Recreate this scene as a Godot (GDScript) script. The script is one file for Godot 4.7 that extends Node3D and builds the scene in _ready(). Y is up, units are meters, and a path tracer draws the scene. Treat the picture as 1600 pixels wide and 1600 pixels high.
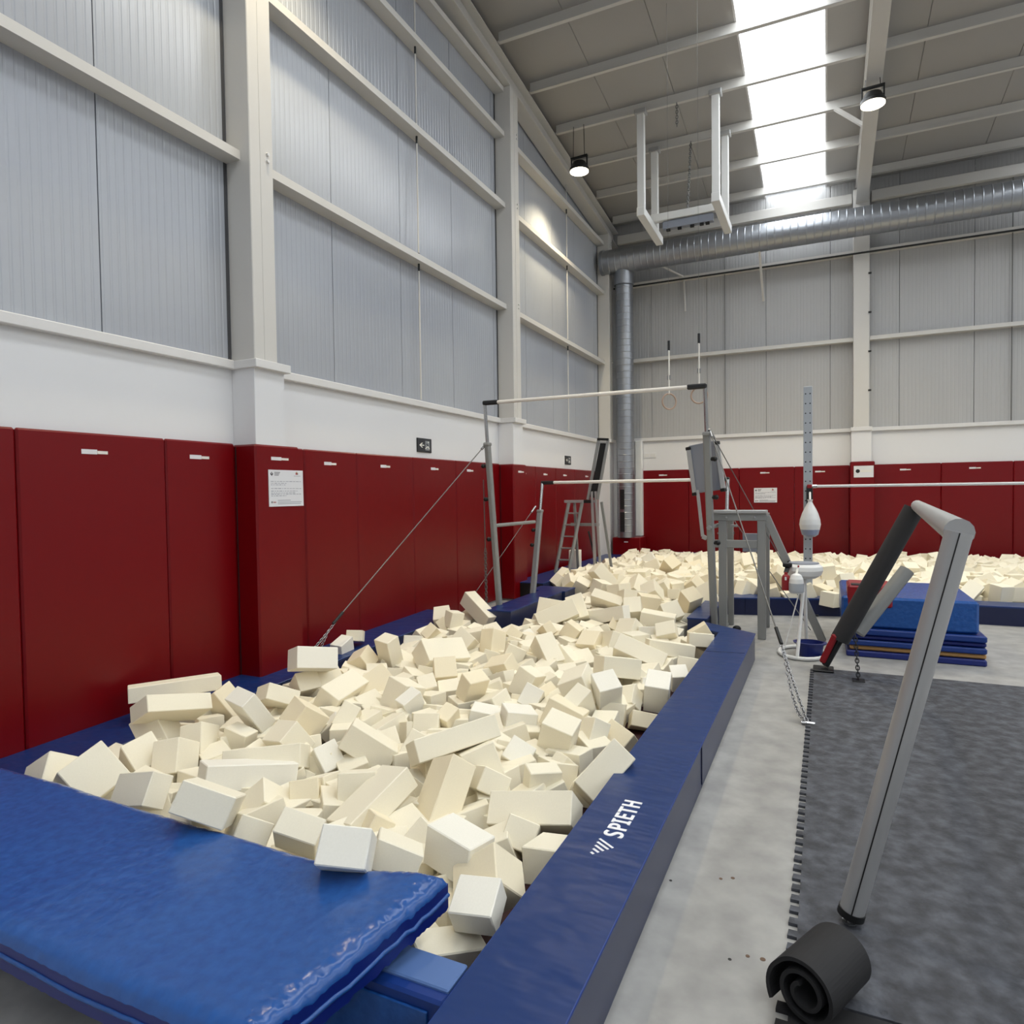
extends Node3D
# A gymnastics hall with a foam pit: shell first, then mats, apparatus, foam blocks.

var used := {}
var M := {}
var rng := RandomNumberGenerator.new()

class MB:
	var v := PackedVector3Array()
	var n := PackedVector3Array()
	var u := PackedVector2Array()
	func tri(a: Vector3, b: Vector3, c: Vector3, na: Vector3, nb: Vector3, nc: Vector3) -> void:
		var g := (b - a).cross(c - a)
		if g.dot(na + nb + nc) > 0.0: # front faces run clockwise
			v.append_array([a, c, b]); n.append_array([na, nc, nb])
		else:
			v.append_array([a, b, c]); n.append_array([na, nb, nc])
		u.append_array([Vector2.ZERO, Vector2.ZERO, Vector2.ZERO])
	func quad(a: Vector3, b: Vector3, c: Vector3, d: Vector3, out: Vector3) -> void:
		tri(a, b, c, out, out, out); tri(a, c, d, out, out, out)
	func facet(p: Array, out: Vector3) -> void:
		for i in range(1, p.size() - 1):
			tri(p[0], p[i], p[i + 1], out, out, out)
	func box(xf: Transform3D, size: Vector3, ch := 0.0) -> MB:
		var h := size / 2.0
		var c: float = minf(ch, minf(h.x, minf(h.y, h.z)) * 0.9)
		var ax := [Vector3.RIGHT, Vector3.UP, Vector3.BACK]
		var pt := func(s: Vector3, a: int) -> Vector3:
			var q := s * h
			for i in 3:
				if i != a: q[i] -= s[i] * c
			return xf * q
		for a in 3:
			var b := (a + 1) % 3
			var d := (a + 2) % 3
			for s in [-1.0, 1.0]:
				var ps := []
				for t in [[-1.0, -1.0], [1.0, -1.0], [1.0, 1.0], [-1.0, 1.0]]:
					var sg := Vector3.ZERO
					sg[a] = s; sg[b] = t[0]; sg[d] = t[1]
					ps.append(pt.call(sg, a))
				facet(ps, (xf.basis * (ax[a] * s)).normalized())
			if c > 0.0:
				for s in [-1.0, 1.0]:
					for t in [-1.0, 1.0]:
						var s0 := Vector3.ZERO
						s0[a] = s; s0[b] = t; s0[d] = -1.0
						var s1 := s0
						s1[d] = 1.0
						facet([pt.call(s0, a), pt.call(s1, a), pt.call(s1, b), pt.call(s0, b)], (xf.basis * (ax[a] * s + ax[b] * t)).normalized())
		if c > 0.0:
			for i in 8:
				var s := Vector3(1 if i & 1 else -1, 1 if i & 2 else -1, 1 if i & 4 else -1)
				facet([pt.call(s, 0), pt.call(s, 1), pt.call(s, 2)], (xf.basis * s).normalized())
		return self
	func ab(x0: float, x1: float, y0: float, y1: float, z0: float, z1: float, ch := 0.0) -> MB:
		return box(Transform3D(Basis(), Vector3(x0 + x1, y0 + y1, z0 + z1) / 2.0), Vector3(absf(x1 - x0), absf(y1 - y0), absf(z1 - z0)), ch)
	func bar(a: Vector3, b: Vector3, w: float, t: float, ch := 0.002, up := Vector3.UP) -> MB: # a straight rectangular bar from a to b
		var z := (b - a).normalized()
		if absf(z.dot(up)) > 0.98: up = Vector3.RIGHT
		var x := up.cross(z).normalized()
		return box(Transform3D(Basis(x, z.cross(x), z), (a + b) / 2.0), Vector3(w, t, a.distance_to(b)), ch)
	func tube(p: Array, r: float, k := 10, closed := false) -> MB:
		var rings := []
		var nr := []
		var up := Vector3.UP
		for i in p.size():
			var d: Vector3 = (p[mini(i + 1, p.size() - 1)] - p[maxi(i - 1, 0)])
			if closed: d = p[(i + 1) % p.size()] - p[(i + p.size() - 1) % p.size()]
			d = d.normalized()
			if i == 0 and absf(d.dot(up)) > 0.95: up = Vector3.RIGHT
			var x := up.cross(d).normalized()
			var y := d.cross(x).normalized()
			up = y
			var ring := []
			var rn := []
			for j in k:
				var a := TAU * j / k
				var o := x * cos(a) + y * sin(a)
				ring.append(p[i] + o * r); rn.append(o)
			rings.append(ring); nr.append(rn)
		var m: int = p.size() if closed else p.size() - 1
		for i in m:
			var i2 := (i + 1) % p.size()
			for j in k:
				var j2 := (j + 1) % k
				tri(rings[i][j], rings[i][j2], rings[i2][j2], nr[i][j], nr[i][j2], nr[i2][j2])
				tri(rings[i][j], rings[i2][j2], rings[i2][j], nr[i][j], nr[i2][j2], nr[i2][j])
		if not closed:
			facet(rings[0], (p[0] - p[1]).normalized())
			facet(rings[-1], (p[-1] - p[-2]).normalized())
		return self
	func lathe(xf: Transform3D, prof: Array, k := 24, wob := 0.0, folds := 0) -> MB: # profile of (radius, height)
		for i in prof.size() - 1:
			var p: Vector2 = prof[i]
			var q: Vector2 = prof[i + 1]
			var e := q - p
			if e.length() < 1e-6: continue
			var nn := Vector2(e.y, -e.x).normalized()
			for j in k:
				var a := TAU * j / k
				var b := TAU * (j + 1) / k
				var fa := 1.0 + wob * sin(a * folds) 
				var fb := 1.0 + wob * sin(b * folds)
				var ca := Vector3(cos(a), 0, sin(a))
				var cb := Vector3(cos(b), 0, sin(b))
				var na := (xf.basis * (ca * nn.x + Vector3.UP * nn.y)).normalized()
				var nb := (xf.basis * (cb * nn.x + Vector3.UP * nn.y)).normalized()
				var p0 := xf * (ca * p.x * fa + Vector3.UP * p.y)
				var p1 := xf * (cb * p.x * fb + Vector3.UP * p.y)
				var q0 := xf * (ca * q.x * fa + Vector3.UP * q.y)
				var q1 := xf * (cb * q.x * fb + Vector3.UP * q.y)
				tri(p0, p1, q1, na, nb, nb); tri(p0, q1, q0, na, nb, na)
		return self
	func prism(xf: Transform3D, poly: PackedVector2Array, depth: float) -> MB: # poly in xy, from z = 0 to depth
		var ix := Geometry2D.triangulate_polygon(poly)
		for z in [0.0, depth]:
			var o := xf.basis * (Vector3.BACK if z > 0.0 else Vector3.FORWARD)
			for i in range(0, ix.size(), 3):
				var q := []
				for j in 3:
					var w := poly[ix[i + j]]
					q.append(xf * Vector3(w.x, w.y, z))
				facet(q, o)
		var cw := 1.0 if Geometry2D.is_polygon_clockwise(poly) else -1.0
		for i in poly.size():
			var a := poly[i]
			var b := poly[(i + 1) % poly.size()]
			var e := b - a
			var o := xf.basis * Vector3(-e.y, e.x, 0).normalized() * cw
			quad(xf * Vector3(a.x, a.y, 0), xf * Vector3(b.x, b.y, 0), xf * Vector3(b.x, b.y, depth), xf * Vector3(a.x, a.y, depth), o)
		return self
	func ball(c: Vector3, r: Vector3, k := 16) -> MB:
		var prof := []
		for i in 9:
			var a := -PI / 2 + PI * i / 8.0
			prof.append(Vector2(cos(a), sin(a)))
		return lathe(Transform3D(Basis.from_scale(r), c), prof, k)
	func links(a: Vector3, b: Vector3, sag: float, size: float) -> MB: # a chain of oval links
		var cnt := int(a.distance_to(b) / (size * 1.35)) + 1
		for i in cnt:
			var t := (i + 0.5) / cnt
			var c := a.lerp(b, t) + Vector3.DOWN * sag * 4.0 * t * (1.0 - t)
			var d := (b - a) / a.distance_to(b) + Vector3.DOWN * sag * 4.0 * (1.0 - 2.0 * t) / a.distance_to(b)
			d = d.normalized()
			var s := d.cross(Vector3.UP if absf(d.y) < 0.95 else Vector3.RIGHT).normalized()
			if i % 2: s = d.cross(s).normalized()
			var p := []
			for j in 8:
				var w := TAU * j / 8
				p.append(c + d * cos(w) * size + s * sin(w) * size * 0.6)
			tube(p, size * 0.2, 5, true)
		return self
	func mesh() -> ArrayMesh:
		var a := []
		a.resize(Mesh.ARRAY_MAX)
		a[Mesh.ARRAY_VERTEX] = v; a[Mesh.ARRAY_NORMAL] = n; a[Mesh.ARRAY_TEX_UV] = u
		var m := ArrayMesh.new()
		m.add_surface_from_arrays(Mesh.PRIMITIVE_TRIANGLES, a)
		return m

func numbered(called: String) -> String:
	used[called] = used.get(called, -1) + 1
	return called if used[called] == 0 else "%s_%03d" % [called, used[called]]

func tag(o: Node3D, label := "", category := "", group := "", kind := "") -> Node3D:
	if label: o.set_meta("label", label)
	if category: o.set_meta("category", category)
	if group: o.set_meta("group", group)
	if kind: o.set_meta("kind", kind)
	return o

func put(called: String, mb, material: Material, parent: Node3D = null) -> MeshInstance3D: # one mesh; shapes are given in world coordinates
	var o := MeshInstance3D.new()
	o.mesh = mb.mesh() if mb is MB else mb
	o.material_override = material
	o.cast_shadow = GeometryInstance3D.SHADOW_CASTING_SETTING_ON
	if parent == null:
		o.name = numbered(called)
		add_child(o, true)
	else:
		o.name = called
		parent.add_child(o, true)
		var at := Vector3.ZERO
		var q: Node = parent
		while q != self:
			at += q.position
			q = q.get_parent()
		o.position = -at
	return o

func thing(called: String, at: Vector3, label: String, category: String, group := "") -> Node3D:
	var o := Node3D.new()
	o.name = numbered(called)
	add_child(o, true)
	o.position = at
	return tag(o, label, category, group)

func noise(freq: float, oct := 3, seed_ := 1, type := FastNoiseLite.TYPE_SIMPLEX_SMOOTH) -> FastNoiseLite:
	var f := FastNoiseLite.new()
	f.noise_type = type; f.frequency = freq; f.fractal_octaves = oct; f.seed = seed_
	return f

func ntex(f: FastNoiseLite, lo: Color, hi: Color, size := 512, normal := false, strength := 4.0, mid := 0.5) -> NoiseTexture2D:
	var t := NoiseTexture2D.new()
	t.width = size; t.height = size; t.seamless = true; t.noise = f
	if normal:
		t.as_normal_map = true; t.bump_strength = strength
	else:
		var g := Gradient.new()
		g.set_color(0, lo); g.set_color(1, hi)
		g.set_offset(0, mid - 0.35); g.set_offset(1, mid + 0.35)
		t.color_ramp = g
	return t

func mat(key: String, col: Color, rough: float, metal := 0.0, spec := 0.5) -> StandardMaterial3D:
	var m := StandardMaterial3D.new()
	m.albedo_color = col; m.roughness = rough; m.metallic = metal; m.metallic_specular = spec
	M[key] = m
	return m

func tri_uv(m: StandardMaterial3D, per_metre: float, world := true) -> void:
	m.uv1_triplanar = true; m.uv1_world_triplanar = world
	m.uv1_scale = Vector3.ONE * per_metre

func bumps(m: StandardMaterial3D, t: Texture2D, s: float) -> void:
	m.normal_enabled = true; m.normal_texture = t; m.normal_scale = s

func materials() -> void:
	var m := mat("concrete", Color.WHITE, 0.55)
	m.albedo_texture = ntex(noise(0.012, 5, 3), Color(0.58, 0.575, 0.565), Color(0.67, 0.665, 0.65), 1024)
	tri_uv(m, 0.35)
	bumps(m, ntex(noise(0.05, 4, 4), Color.BLACK, Color.WHITE, 512, true, 1.5), 0.25)
	m = mat("plaster", Color(0.87, 0.87, 0.875), 0.75)
	m = mat("clad", Color(0.665, 0.68, 0.705), 0.24, 0.0, 0.6)
	m.albedo_texture = ntex(noise(0.004, 3, 8), Color(0.95, 0.95, 0.96), Color(1, 1, 1), 256)
	tri_uv(m, 0.2)
	m = mat("clad_end", Color(0.685, 0.685, 0.685), 0.35)
	m = mat("roll_rubber", Color(0.115, 0.113, 0.12), 0.75)
	m = mat("roof", Color(0.65, 0.64, 0.625), 0.6)
	m = mat("steel_white", Color(0.80, 0.79, 0.77), 0.45)
	m = mat("steel_trim", Color(0.85, 0.845, 0.84), 0.45)
	m = mat("gap", Color(0.05, 0.05, 0.055), 0.9)
	m = mat("red_vinyl", Color(0.43, 0.0, 0.03), 0.34, 0.0, 0.4)
	bumps(m, ntex(noise(0.012, 2, 5), Color.BLACK, Color.WHITE, 512, true, 3.0), 0.12)
	tri_uv(m, 0.8)
	m = mat("blue_vinyl", Color(0.03, 0.185, 0.41), 0.33)
	var wr := noise(0.010, 3, 12)
	bumps(m, ntex(wr, Color.BLACK, Color.WHITE, 512, true, 8.0), 0.35)
	m.uv1_triplanar = true; m.uv1_world_triplanar = true
	m.uv1_scale = Vector3(0.5, 0.5, 1.6)
	m = mat("blue_side", Color(0.13, 0.17, 0.31), 0.32)
	m = mat("crash_vinyl", Color(0.14, 0.34, 0.62), 0.26)
	bumps(m, ntex(noise(0.02, 4, 15), Color.BLACK, Color.WHITE, 512, true, 5.0), 0.3)
	m.albedo_texture = ntex(noise(0.03, 4, 16), Color(0.86, 0.88, 0.9), Color(1, 1, 1), 512)
	tri_uv(m, 1.3)
	m = mat("rim_vinyl", Color(0.33, 0.45, 0.66), 0.5)
	m = mat("blue_deep", Color(0.06, 0.20, 0.48), 0.4)
	m = mat("dark_vinyl", Color(0.02, 0.07, 0.24), 0.35)
	var grain := ntex(noise(0.12, 3, 21), Color(0.982, 0.982, 0.98), Color(1, 1, 1), 256)
	for k in [["foam", Color(0.96, 0.93, 0.845)], ["foam_white", Color(0.96, 0.945, 0.895)], ["foam_aged", Color(0.95, 0.905, 0.795)]]:
		m = mat(k[0], k[1], 0.92, 0.0, 0.2)
		m.albedo_texture = grain
		tri_uv(m, 4.0)
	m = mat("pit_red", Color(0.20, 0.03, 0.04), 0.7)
	m = mat("alu", Color(0.68, 0.68, 0.68), 0.42, 0.4)
	m = mat("grey_paint", Color(0.54, 0.545, 0.54), 0.45, 0.1)
	m = mat("chrome", Color(0.70, 0.70, 0.70), 0.2, 0.9)
	m = mat("galv", Color(0.62, 0.635, 0.66), 0.34, 0.85)
	bumps(m, ntex(noise(0.03, 3, 33), Color.BLACK, Color.WHITE, 256, true, 3.0), 0.15)
	tri_uv(m, 2.0)
	m = mat("rail_wood", Color(0.90, 0.885, 0.86), 0.3)
	m = mat("dark_metal", Color(0.16, 0.165, 0.17), 0.45, 0.4)
	m = mat("black", Color(0.025, 0.025, 0.03), 0.5)
	m = mat("rubber", Color.WHITE, 0.7)
	m.albedo_texture = ntex(noise(0.02, 5, 41), Color(0.20, 0.205, 0.225), Color(0.34, 0.35, 0.38), 512)
	tri_uv(m, 0.9)
	bumps(m, ntex(noise(0.2, 3, 42), Color.BLACK, Color.WHITE, 256, true, 3.0), 0.3)
	m = mat("rubber_dark", Color(0.17, 0.168, 0.175), 0.75)
	m = mat("white", Color(0.90, 0.90, 0.89), 0.4)
	m = mat("white_steel", Color(0.85, 0.85, 0.84), 0.4)
	m = mat("paper", Color(0.86, 0.86, 0.87), 0.6)
	m = mat("bag", Color(0.88, 0.88, 0.87), 0.35)
	m = mat("bag_print", Color(0.55, 0.58, 0.66), 0.4)
	m = mat("red_plastic", Color(0.55, 0.06, 0.10), 0.4)
	m = mat("blue_plastic", Color(0.055, 0.13, 0.43), 0.35)
	m = mat("wood", Color(0.72, 0.55, 0.33), 0.6)
	m = mat("board_vinyl", Color(0.52, 0.54, 0.585), 0.5)
	m = mat("mast_grey", Color(0.66, 0.68, 0.70), 0.5)
	m = mat("ring_wood", Color(0.66, 0.57, 0.5), 0.4)
	m = mat("stain", Color(0.42, 0.33, 0.26), 0.7)
	m = mat("joint", Color(0.27, 0.27, 0.28), 0.8)
	m = mat("webbing", Color(0.88, 0.87, 0.84), 0.8)
	m = mat("ink", Color(0.96, 0.96, 0.97), 0.5)
	m = mat("wire", Color(0.45, 0.45, 0.44), 0.4, 0.6)
	m = mat("sky_pane", Color(0.95, 0.97, 1.0), 0.6)
	m.emission_enabled = true; m.emission = Color(0.96, 0.98, 1.0); m.emission_energy_multiplier = 1.5
	m = mat("lamp_glow", Color(1, 1, 1), 0.5)
	m.emission_enabled = true; m.emission = Color(1.0, 0.96, 0.86); m.emission_energy_multiplier = 4.0

func roof_y(z: float) -> float:
	return 7.4 + 0.1 * (z + 10.35)

const ORD := ["first", "second", "third", "fourth", "fifth", "sixth", "seventh", "eighth", "ninth", "tenth", "eleventh", "twelfth", "thirteenth", "fourteenth", "fifteenth"]

func structure(called: String, at := Vector3.ZERO) -> Node3D:
	var o := Node3D.new()
	o.name = called
	add_child(o, true)
	o.position = at
	o.set_meta("kind", "structure")
	return o

func ribbed(w: float, h: float, along_x: bool, at: Vector3) -> MB: # sandwich panel with fine vertical ribs, front face towards +z (along_x) or +x
	var poly := PackedVector2Array()
	var c := int(w / 0.0567)
	poly.append(Vector2(0.004, -0.04))
	poly.append(Vector2(0.004, 0.0))
	for i in c:
		var a := 0.004 + (w - 0.008) * i / c
		var s := (w - 0.008) / c
		if i > 0: poly.append(Vector2(a, 0.0))
		poly.append(Vector2(a + s * 0.10, -0.0022))
		poly.append(Vector2(a + s * 0.26, -0.0022))
		poly.append(Vector2(a + s * 0.36, 0.0))
	poly.append(Vector2(w - 0.004, 0.0))
	poly.append(Vector2(w - 0.004, -0.04))
	# poly (along, out) lies level; depth goes up
	var b := Basis(Vector3.RIGHT, Vector3.BACK, Vector3.UP) if along_x else Basis(Vector3.FORWARD, Vector3.RIGHT, Vector3.UP)
	return MB.new().prism(Transform3D(b, at), poly, h)

func angle_profile(along_x: bool, at: Vector3, length: float) -> MB: # cold-formed girt: flat underside and a front lip
	var p := PackedVector2Array([Vector2(0, 0), Vector2(0.15, 0), Vector2(0.15, 0.07), Vector2(0.146, 0.07), Vector2(0.142, 0.008), Vector2(0, 0.008)])
	var b := Basis(Vector3.BACK, Vector3.UP, Vector3.RIGHT) if along_x else Basis(Vector3.RIGHT, Vector3.UP, Vector3.FORWARD)
	return MB.new().prism(Transform3D(b, at), p, length)

func side_wall() -> void:
	var w := structure("wall_left", Vector3(-4.27, 0, -2.5))
	put("masonry", MB.new().ab(-4.55, -4.27, -0.2, 2.56, -14.3, 9.3), M.plaster, w)
	put("outer_skin", MB.new().ab(-4.55, -4.30, 2.56, 9.7, -14.3, 9.3), M.gap, w)
	var z := 3.98
	while z > -14.0:
		var z1: float = maxf(z - 1.1335, -14.0)
		put("cladding_panel", ribbed(z - z1, roof_y(z1) + 0.15 - 2.58, false, Vector3(-4.25, 2.58, z)), M.clad, w)
		z = z1
	var bays := [[-8.87, -13.28], [-4.10, -8.62], [0.65, -3.86], [5.4, 0.9]]
	for b in bays.size():
		for y in ([4.15, 5.57, 6.56] if b == 0 else [4.15, 5.57, 6.56, 7.18]):
			put("girt", angle_profile(false, Vector3(-4.25, y, bays[b][0]), bays[b][0] - bays[b][1]), M.steel_white, w)
		var zr: float = [-11.29, -6.47, -1.6, 3.1][b]
		put("sag_rod", MB.new().tube([Vector3(-4.17, 2.62, zr), Vector3(-4.17, roof_y(zr) - 0.3, zr)], 0.009, 6), M.steel_white, w)
		for y in [4.15, 5.57, 6.56]:
			put("rod_nut", MB.new().tube([Vector3(-4.17, y - 0.08, zr), Vector3(-4.17, y + 0.12, zr)], 0.012, 6), M.dark_metal, w)
	for c in [[-13.28, -13.5], [-8.62, -8.87], [-3.86, -4.10], [0.9, 0.65]]:
		var h := roof_y(c[1]) - 0.30
		var col := put("column", MB.new().ab(-4.25, -4.0, 2.56, h, c[0], c[1], 0.006).ab(-4.0, -3.997, 2.6, h, (c[0] + c[1]) / 2 - 0.018, (c[0] + c[1]) / 2 + 0.018, 0.001), M.steel_white, w)
		for y in [4.22, 5.64, 6.62]:
			for dz in [-0.045, 0.045]:
				put("bolt", MB.new().tube([Vector3(-4.005, y + dz * 0.6, c[1] + 0.06), Vector3(-3.985, y + dz * 0.6, c[1] + 0.06)], 0.014, 6), M.steel_trim, col)
		put("shadow_gap", MB.new().ab(-4.252, -4.246, 2.62, h, c[0] + 0.002, c[0] + 0.03), M.joint, w)
		put("column_casing", MB.new().ab(-4.27, -4.03, 0.0, 2.56, c[0] - 0.02, c[1] - 0.10, 0.004), M.plaster, w)
		put("casing_cap", MB.new().ab(-4.27, -3.982, 2.55, 2.615, c[0] + 0.005, c[1] - 0.13, 0.004), M.steel_trim, w)
	var ends := [9.0, 0.9, 0.55, -3.86, -4.24, -8.62, -9.02, -13.28]
	for i in 4:
		put("sill_trim", MB.new().ab(-4.27, -4.215, 2.55, 2.62, ends[2 * i], ends[2 * i + 1], 0.006), M.steel_trim, w)
	# gable rafter: an I section along the slope
	var a := Vector3(-4.12, roof_y(-14.0), -14.0)
	var e := Vector3(-4.12, roof_y(9.2), 9.2)
	var d := Vector3(0, 1, 0)
	var r := MB.new()
	r.bar(a - d * 0.31, e - d * 0.31, 0.23, 0.016)
	r.bar(a - d * 0.01, e - d * 0.01, 0.23, 0.016)
	r.bar(a - d * 0.16, e - d * 0.16, 0.012, 0.29)
	put("rafter", r, M.steel_white, w)

func end_wall() -> void:
	var w := structure("wall_back", Vector3(5.0, 0, -14.0))
	put("masonry", MB.new().ab(-4.55, 14.9, -0.2, 2.6, -14.3, -14.02), M.plaster, w)
	put("outer_skin", MB.new().ab(-4.55, 14.9, 2.6, 7.5, -14.3, -14.05), M.gap, w)
	var x := -4.25
	var xs := [-3.31, -2.18, -1.06, 0.07, 1.2, 2.33, 3.46, 4.6, 5.73, 6.86, 8.0, 9.13, 10.26, 11.4, 12.5, 13.6, 14.7]
	for x1 in xs:
		put("cladding_panel", ribbed(x1 - x, 7.235 - 2.6, true, Vector3(x, 2.6, -14.0)), M.clad_end, w)
		x = x1
	for b in [[-4.0, 0.45], [0.72, 5.1], [5.35, 9.75], [10.0, 14.6]]:
		for y in [4.24, 5.82]:
			put("girt", angle_profile(true, Vector3(b[0], y, -14.0), b[1] - b[0]), M.steel_white, w)
		put("sill_trim", MB.new().ab(b[0], b[1], 2.59, 2.66, -14.0, -13.96, 0.006), M.steel_trim, w)
		put("eave_beam", MB.new().ab(b[0] + 0.02, b[1] - 0.02, 6.74, 6.92, -13.94, -13.84, 0.008), M.steel_white, w)
	for xr in [-1.82, 2.85]:
		put("sag_rod", MB.new().tube([Vector3(xr, 2.66, -13.93), Vector3(xr, 6.9, -13.93)], 0.009, 6), M.wire, w)
	for cx in [0.45, 5.1, 9.75]:
		put("column", MB.new().ab(cx, cx + 0.26, 2.6, 6.95, -14.0, -13.76, 0.006), M.steel_white, w)
		put("column_casing", MB.new().ab(cx - 0.03, cx + 0.3, 0.0, 2.6, -14.0, -13.78, 0.004), M.plaster, w)
		put("casing_cap", MB.new().ab(cx - 0.04, cx + 0.31, 2.59, 2.66, -14.0, -13.745, 0.004), M.steel_trim, w)
		for y in [3.3, 4.0, 4.7, 5.4]:
			put("cable_clip", MB.new().ab(cx + 0.24, cx + 0.29, y, y + 0.03, -13.77, -13.73, 0.004), M.dark_metal, w)
	put("corner_casing", MB.new().ab(-3.64, -3.5, 0.6, 2.6, -14.0, -13.86, 0.006), M.white, w)

func shell() -> void:
	var f := structure("floor")
	put("slab", MB.new().ab(-4.55, 14.9, -0.25, 0.0, -14.3, 9.3), M.concrete, f)
	for s in [[-0.558, -2.619, 0.006], [-0.287, -2.250, 0.006], [-0.336, -2.736, 0.008], [-0.379, -2.712, 0.007], [-0.188, -2.294, 0.009], [-0.235, -2.290, 0.007]]:
		put("floor_spot", MB.new().lathe(Transform3D(Basis(), Vector3(s[0], 0.0, s[1])), [Vector2(s[2], 0.0), Vector2(s[2], 0.0012), Vector2(0.0, 0.0014)], 10), M.black if s[2] < 0.0065 else M.stain, f)
	side_wall()
	end_wall()
	var w := structure("wall_right", Vector3(14.7, 0, 0))
	put("masonry", MB.new().ab(14.7, 14.95, -0.2, 9.7, -14.3, 9.3), M.plaster, w)
	w = structure("wall_front", Vector3(0, 0, 9.1))
	put("masonry", MB.new().ab(-4.55, 14.95, -0.2, 9.7, 9.05, 9.3), M.plaster, w)
	# roof
	var c := structure("ceiling", Vector3(0, 8, -2.5))
	var zl := 23.4
	var tilt := Basis(Vector3.RIGHT, -atan(0.1))
	var zc := -2.5
	var edge := [-4.24, -3.08, -2.08, -1.07, 0.0, 1.2, 2.4, 3.58, 4.65, 5.9, 7.0, 8.23, 9.3, 10.5, 11.7, 12.88, 13.95, 14.8]
	for i in edge.size() - 1:
		var sky: bool = i % 4 == 3
		var at := Transform3D(tilt, Vector3((edge[i] + edge[i + 1]) / 2, roof_y(zc) + 0.21, zc))
		if sky:
			var s := structure("window_%d" % (i / 4 + 1), Vector3(at.origin.x, roof_y(zc), zc))
			put("pane", MB.new().box(at.translated(Vector3(0, 0.01, 0)), Vector3(edge[i + 1] - edge[i], 0.01, zl)), M.sky_pane, s)
			for sx in [edge[i], edge[i + 1]]:
				put("window_frame", MB.new().box(Transform3D(tilt, Vector3(sx, roof_y(zc) + 0.18, zc)), Vector3(0.03, 0.05, zl), 0.004), M.steel_trim, s)
		else:
			put("roof_panel", MB.new().box(at, Vector3(edge[i + 1] - edge[i] - 0.004, 0.1, zl), 0.006), M.roof, c)
	put("roof_backing", MB.new().box(Transform3D(tilt, Vector3(-2.6, roof_y(zc) + 0.29, zc)), Vector3(3.0, 0.03, zl)), M.gap, c)
	var k := 0
	while k < 21:
		var z := -13.57 + 1.06 * k
		var y := roof_y(z)
		var p := MB.new()
		p.ab(-4.0, 14.7, y, y + 0.006, z - 0.03, z + 0.03, 0.001)
		p.ab(-4.0, 14.7, y + 0.006, y + 0.15, z - 0.005, z + 0.001)
		p.ab(-4.0, 14.7, y, y + 0.02, z + 0.027, z + 0.03)
		put("purlin", p, M.steel_white, c)
		k += 1
	for x in [0.585, 5.235, 9.885]:
		var r := MB.new()
		var a := Vector3(x, roof_y(-13.9), -13.9)
		var e := Vector3(x, roof_y(9.0), 9.0)
		var d := Vector3.UP
		r.bar(a - d * 0.36, e - d * 0.36, 0.2, 0.016)
		r.bar(a - d * 0.01, e - d * 0.01, 0.2, 0.016)
		r.bar(a - d * 0.18, e - d * 0.18, 0.012, 0.34)
		put("rafter", r, M.steel_white, c)
	put("knee_brace", MB.new().bar(Vector3(0.12, roof_y(-11.41), -11.41), Vector3(0.5, roof_y(-11.41) - 0.34, -11.41), 0.06, 0.05), M.steel_white, c)
	put("eave_closure", MB.new().ab(-4.5, 14.9, 7.1, 7.45, -14.3, -14.02), M.gap, c)

func pad(called: String, x0: float, x1: float, z0: float, z1: float, top: float, label: String, tagged: bool, on_side: bool) -> void:
	var t := thing(called, Vector3((x0 + x1) / 2, 0, (z0 + z1) / 2), label, "wall pad", "red wall pads")
	put("pad_body", MB.new().ab(x0, x1, 0.02, top, z0, z1, 0.012), M.red_vinyl, t)
	if tagged:
		var m := MB.new()
		var q := MB.new()
		if on_side:
			var zc := (z0 + z1) / 2 + 0.02
			m.ab(x1, x1 + 0.002, top - 0.135, top - 0.105, zc - 0.01, zc + 0.09)
			q.ab(x1, x1 + 0.002, top - 0.132, top - 0.112, zc - 0.08, zc - 0.012)
		else:
			var xc := (x0 + x1) / 2 - 0.02
			m.ab(xc - 0.09, xc + 0.01, top - 0.12, top - 0.09, z1, z1 + 0.002)
			q.ab(xc + 0.012, xc + 0.08, top - 0.117, top - 0.097, z1, z1 + 0.002)
		put("label_tag", m, M.paper, t)
		put("label_print", q, M.webbing, t)

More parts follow.
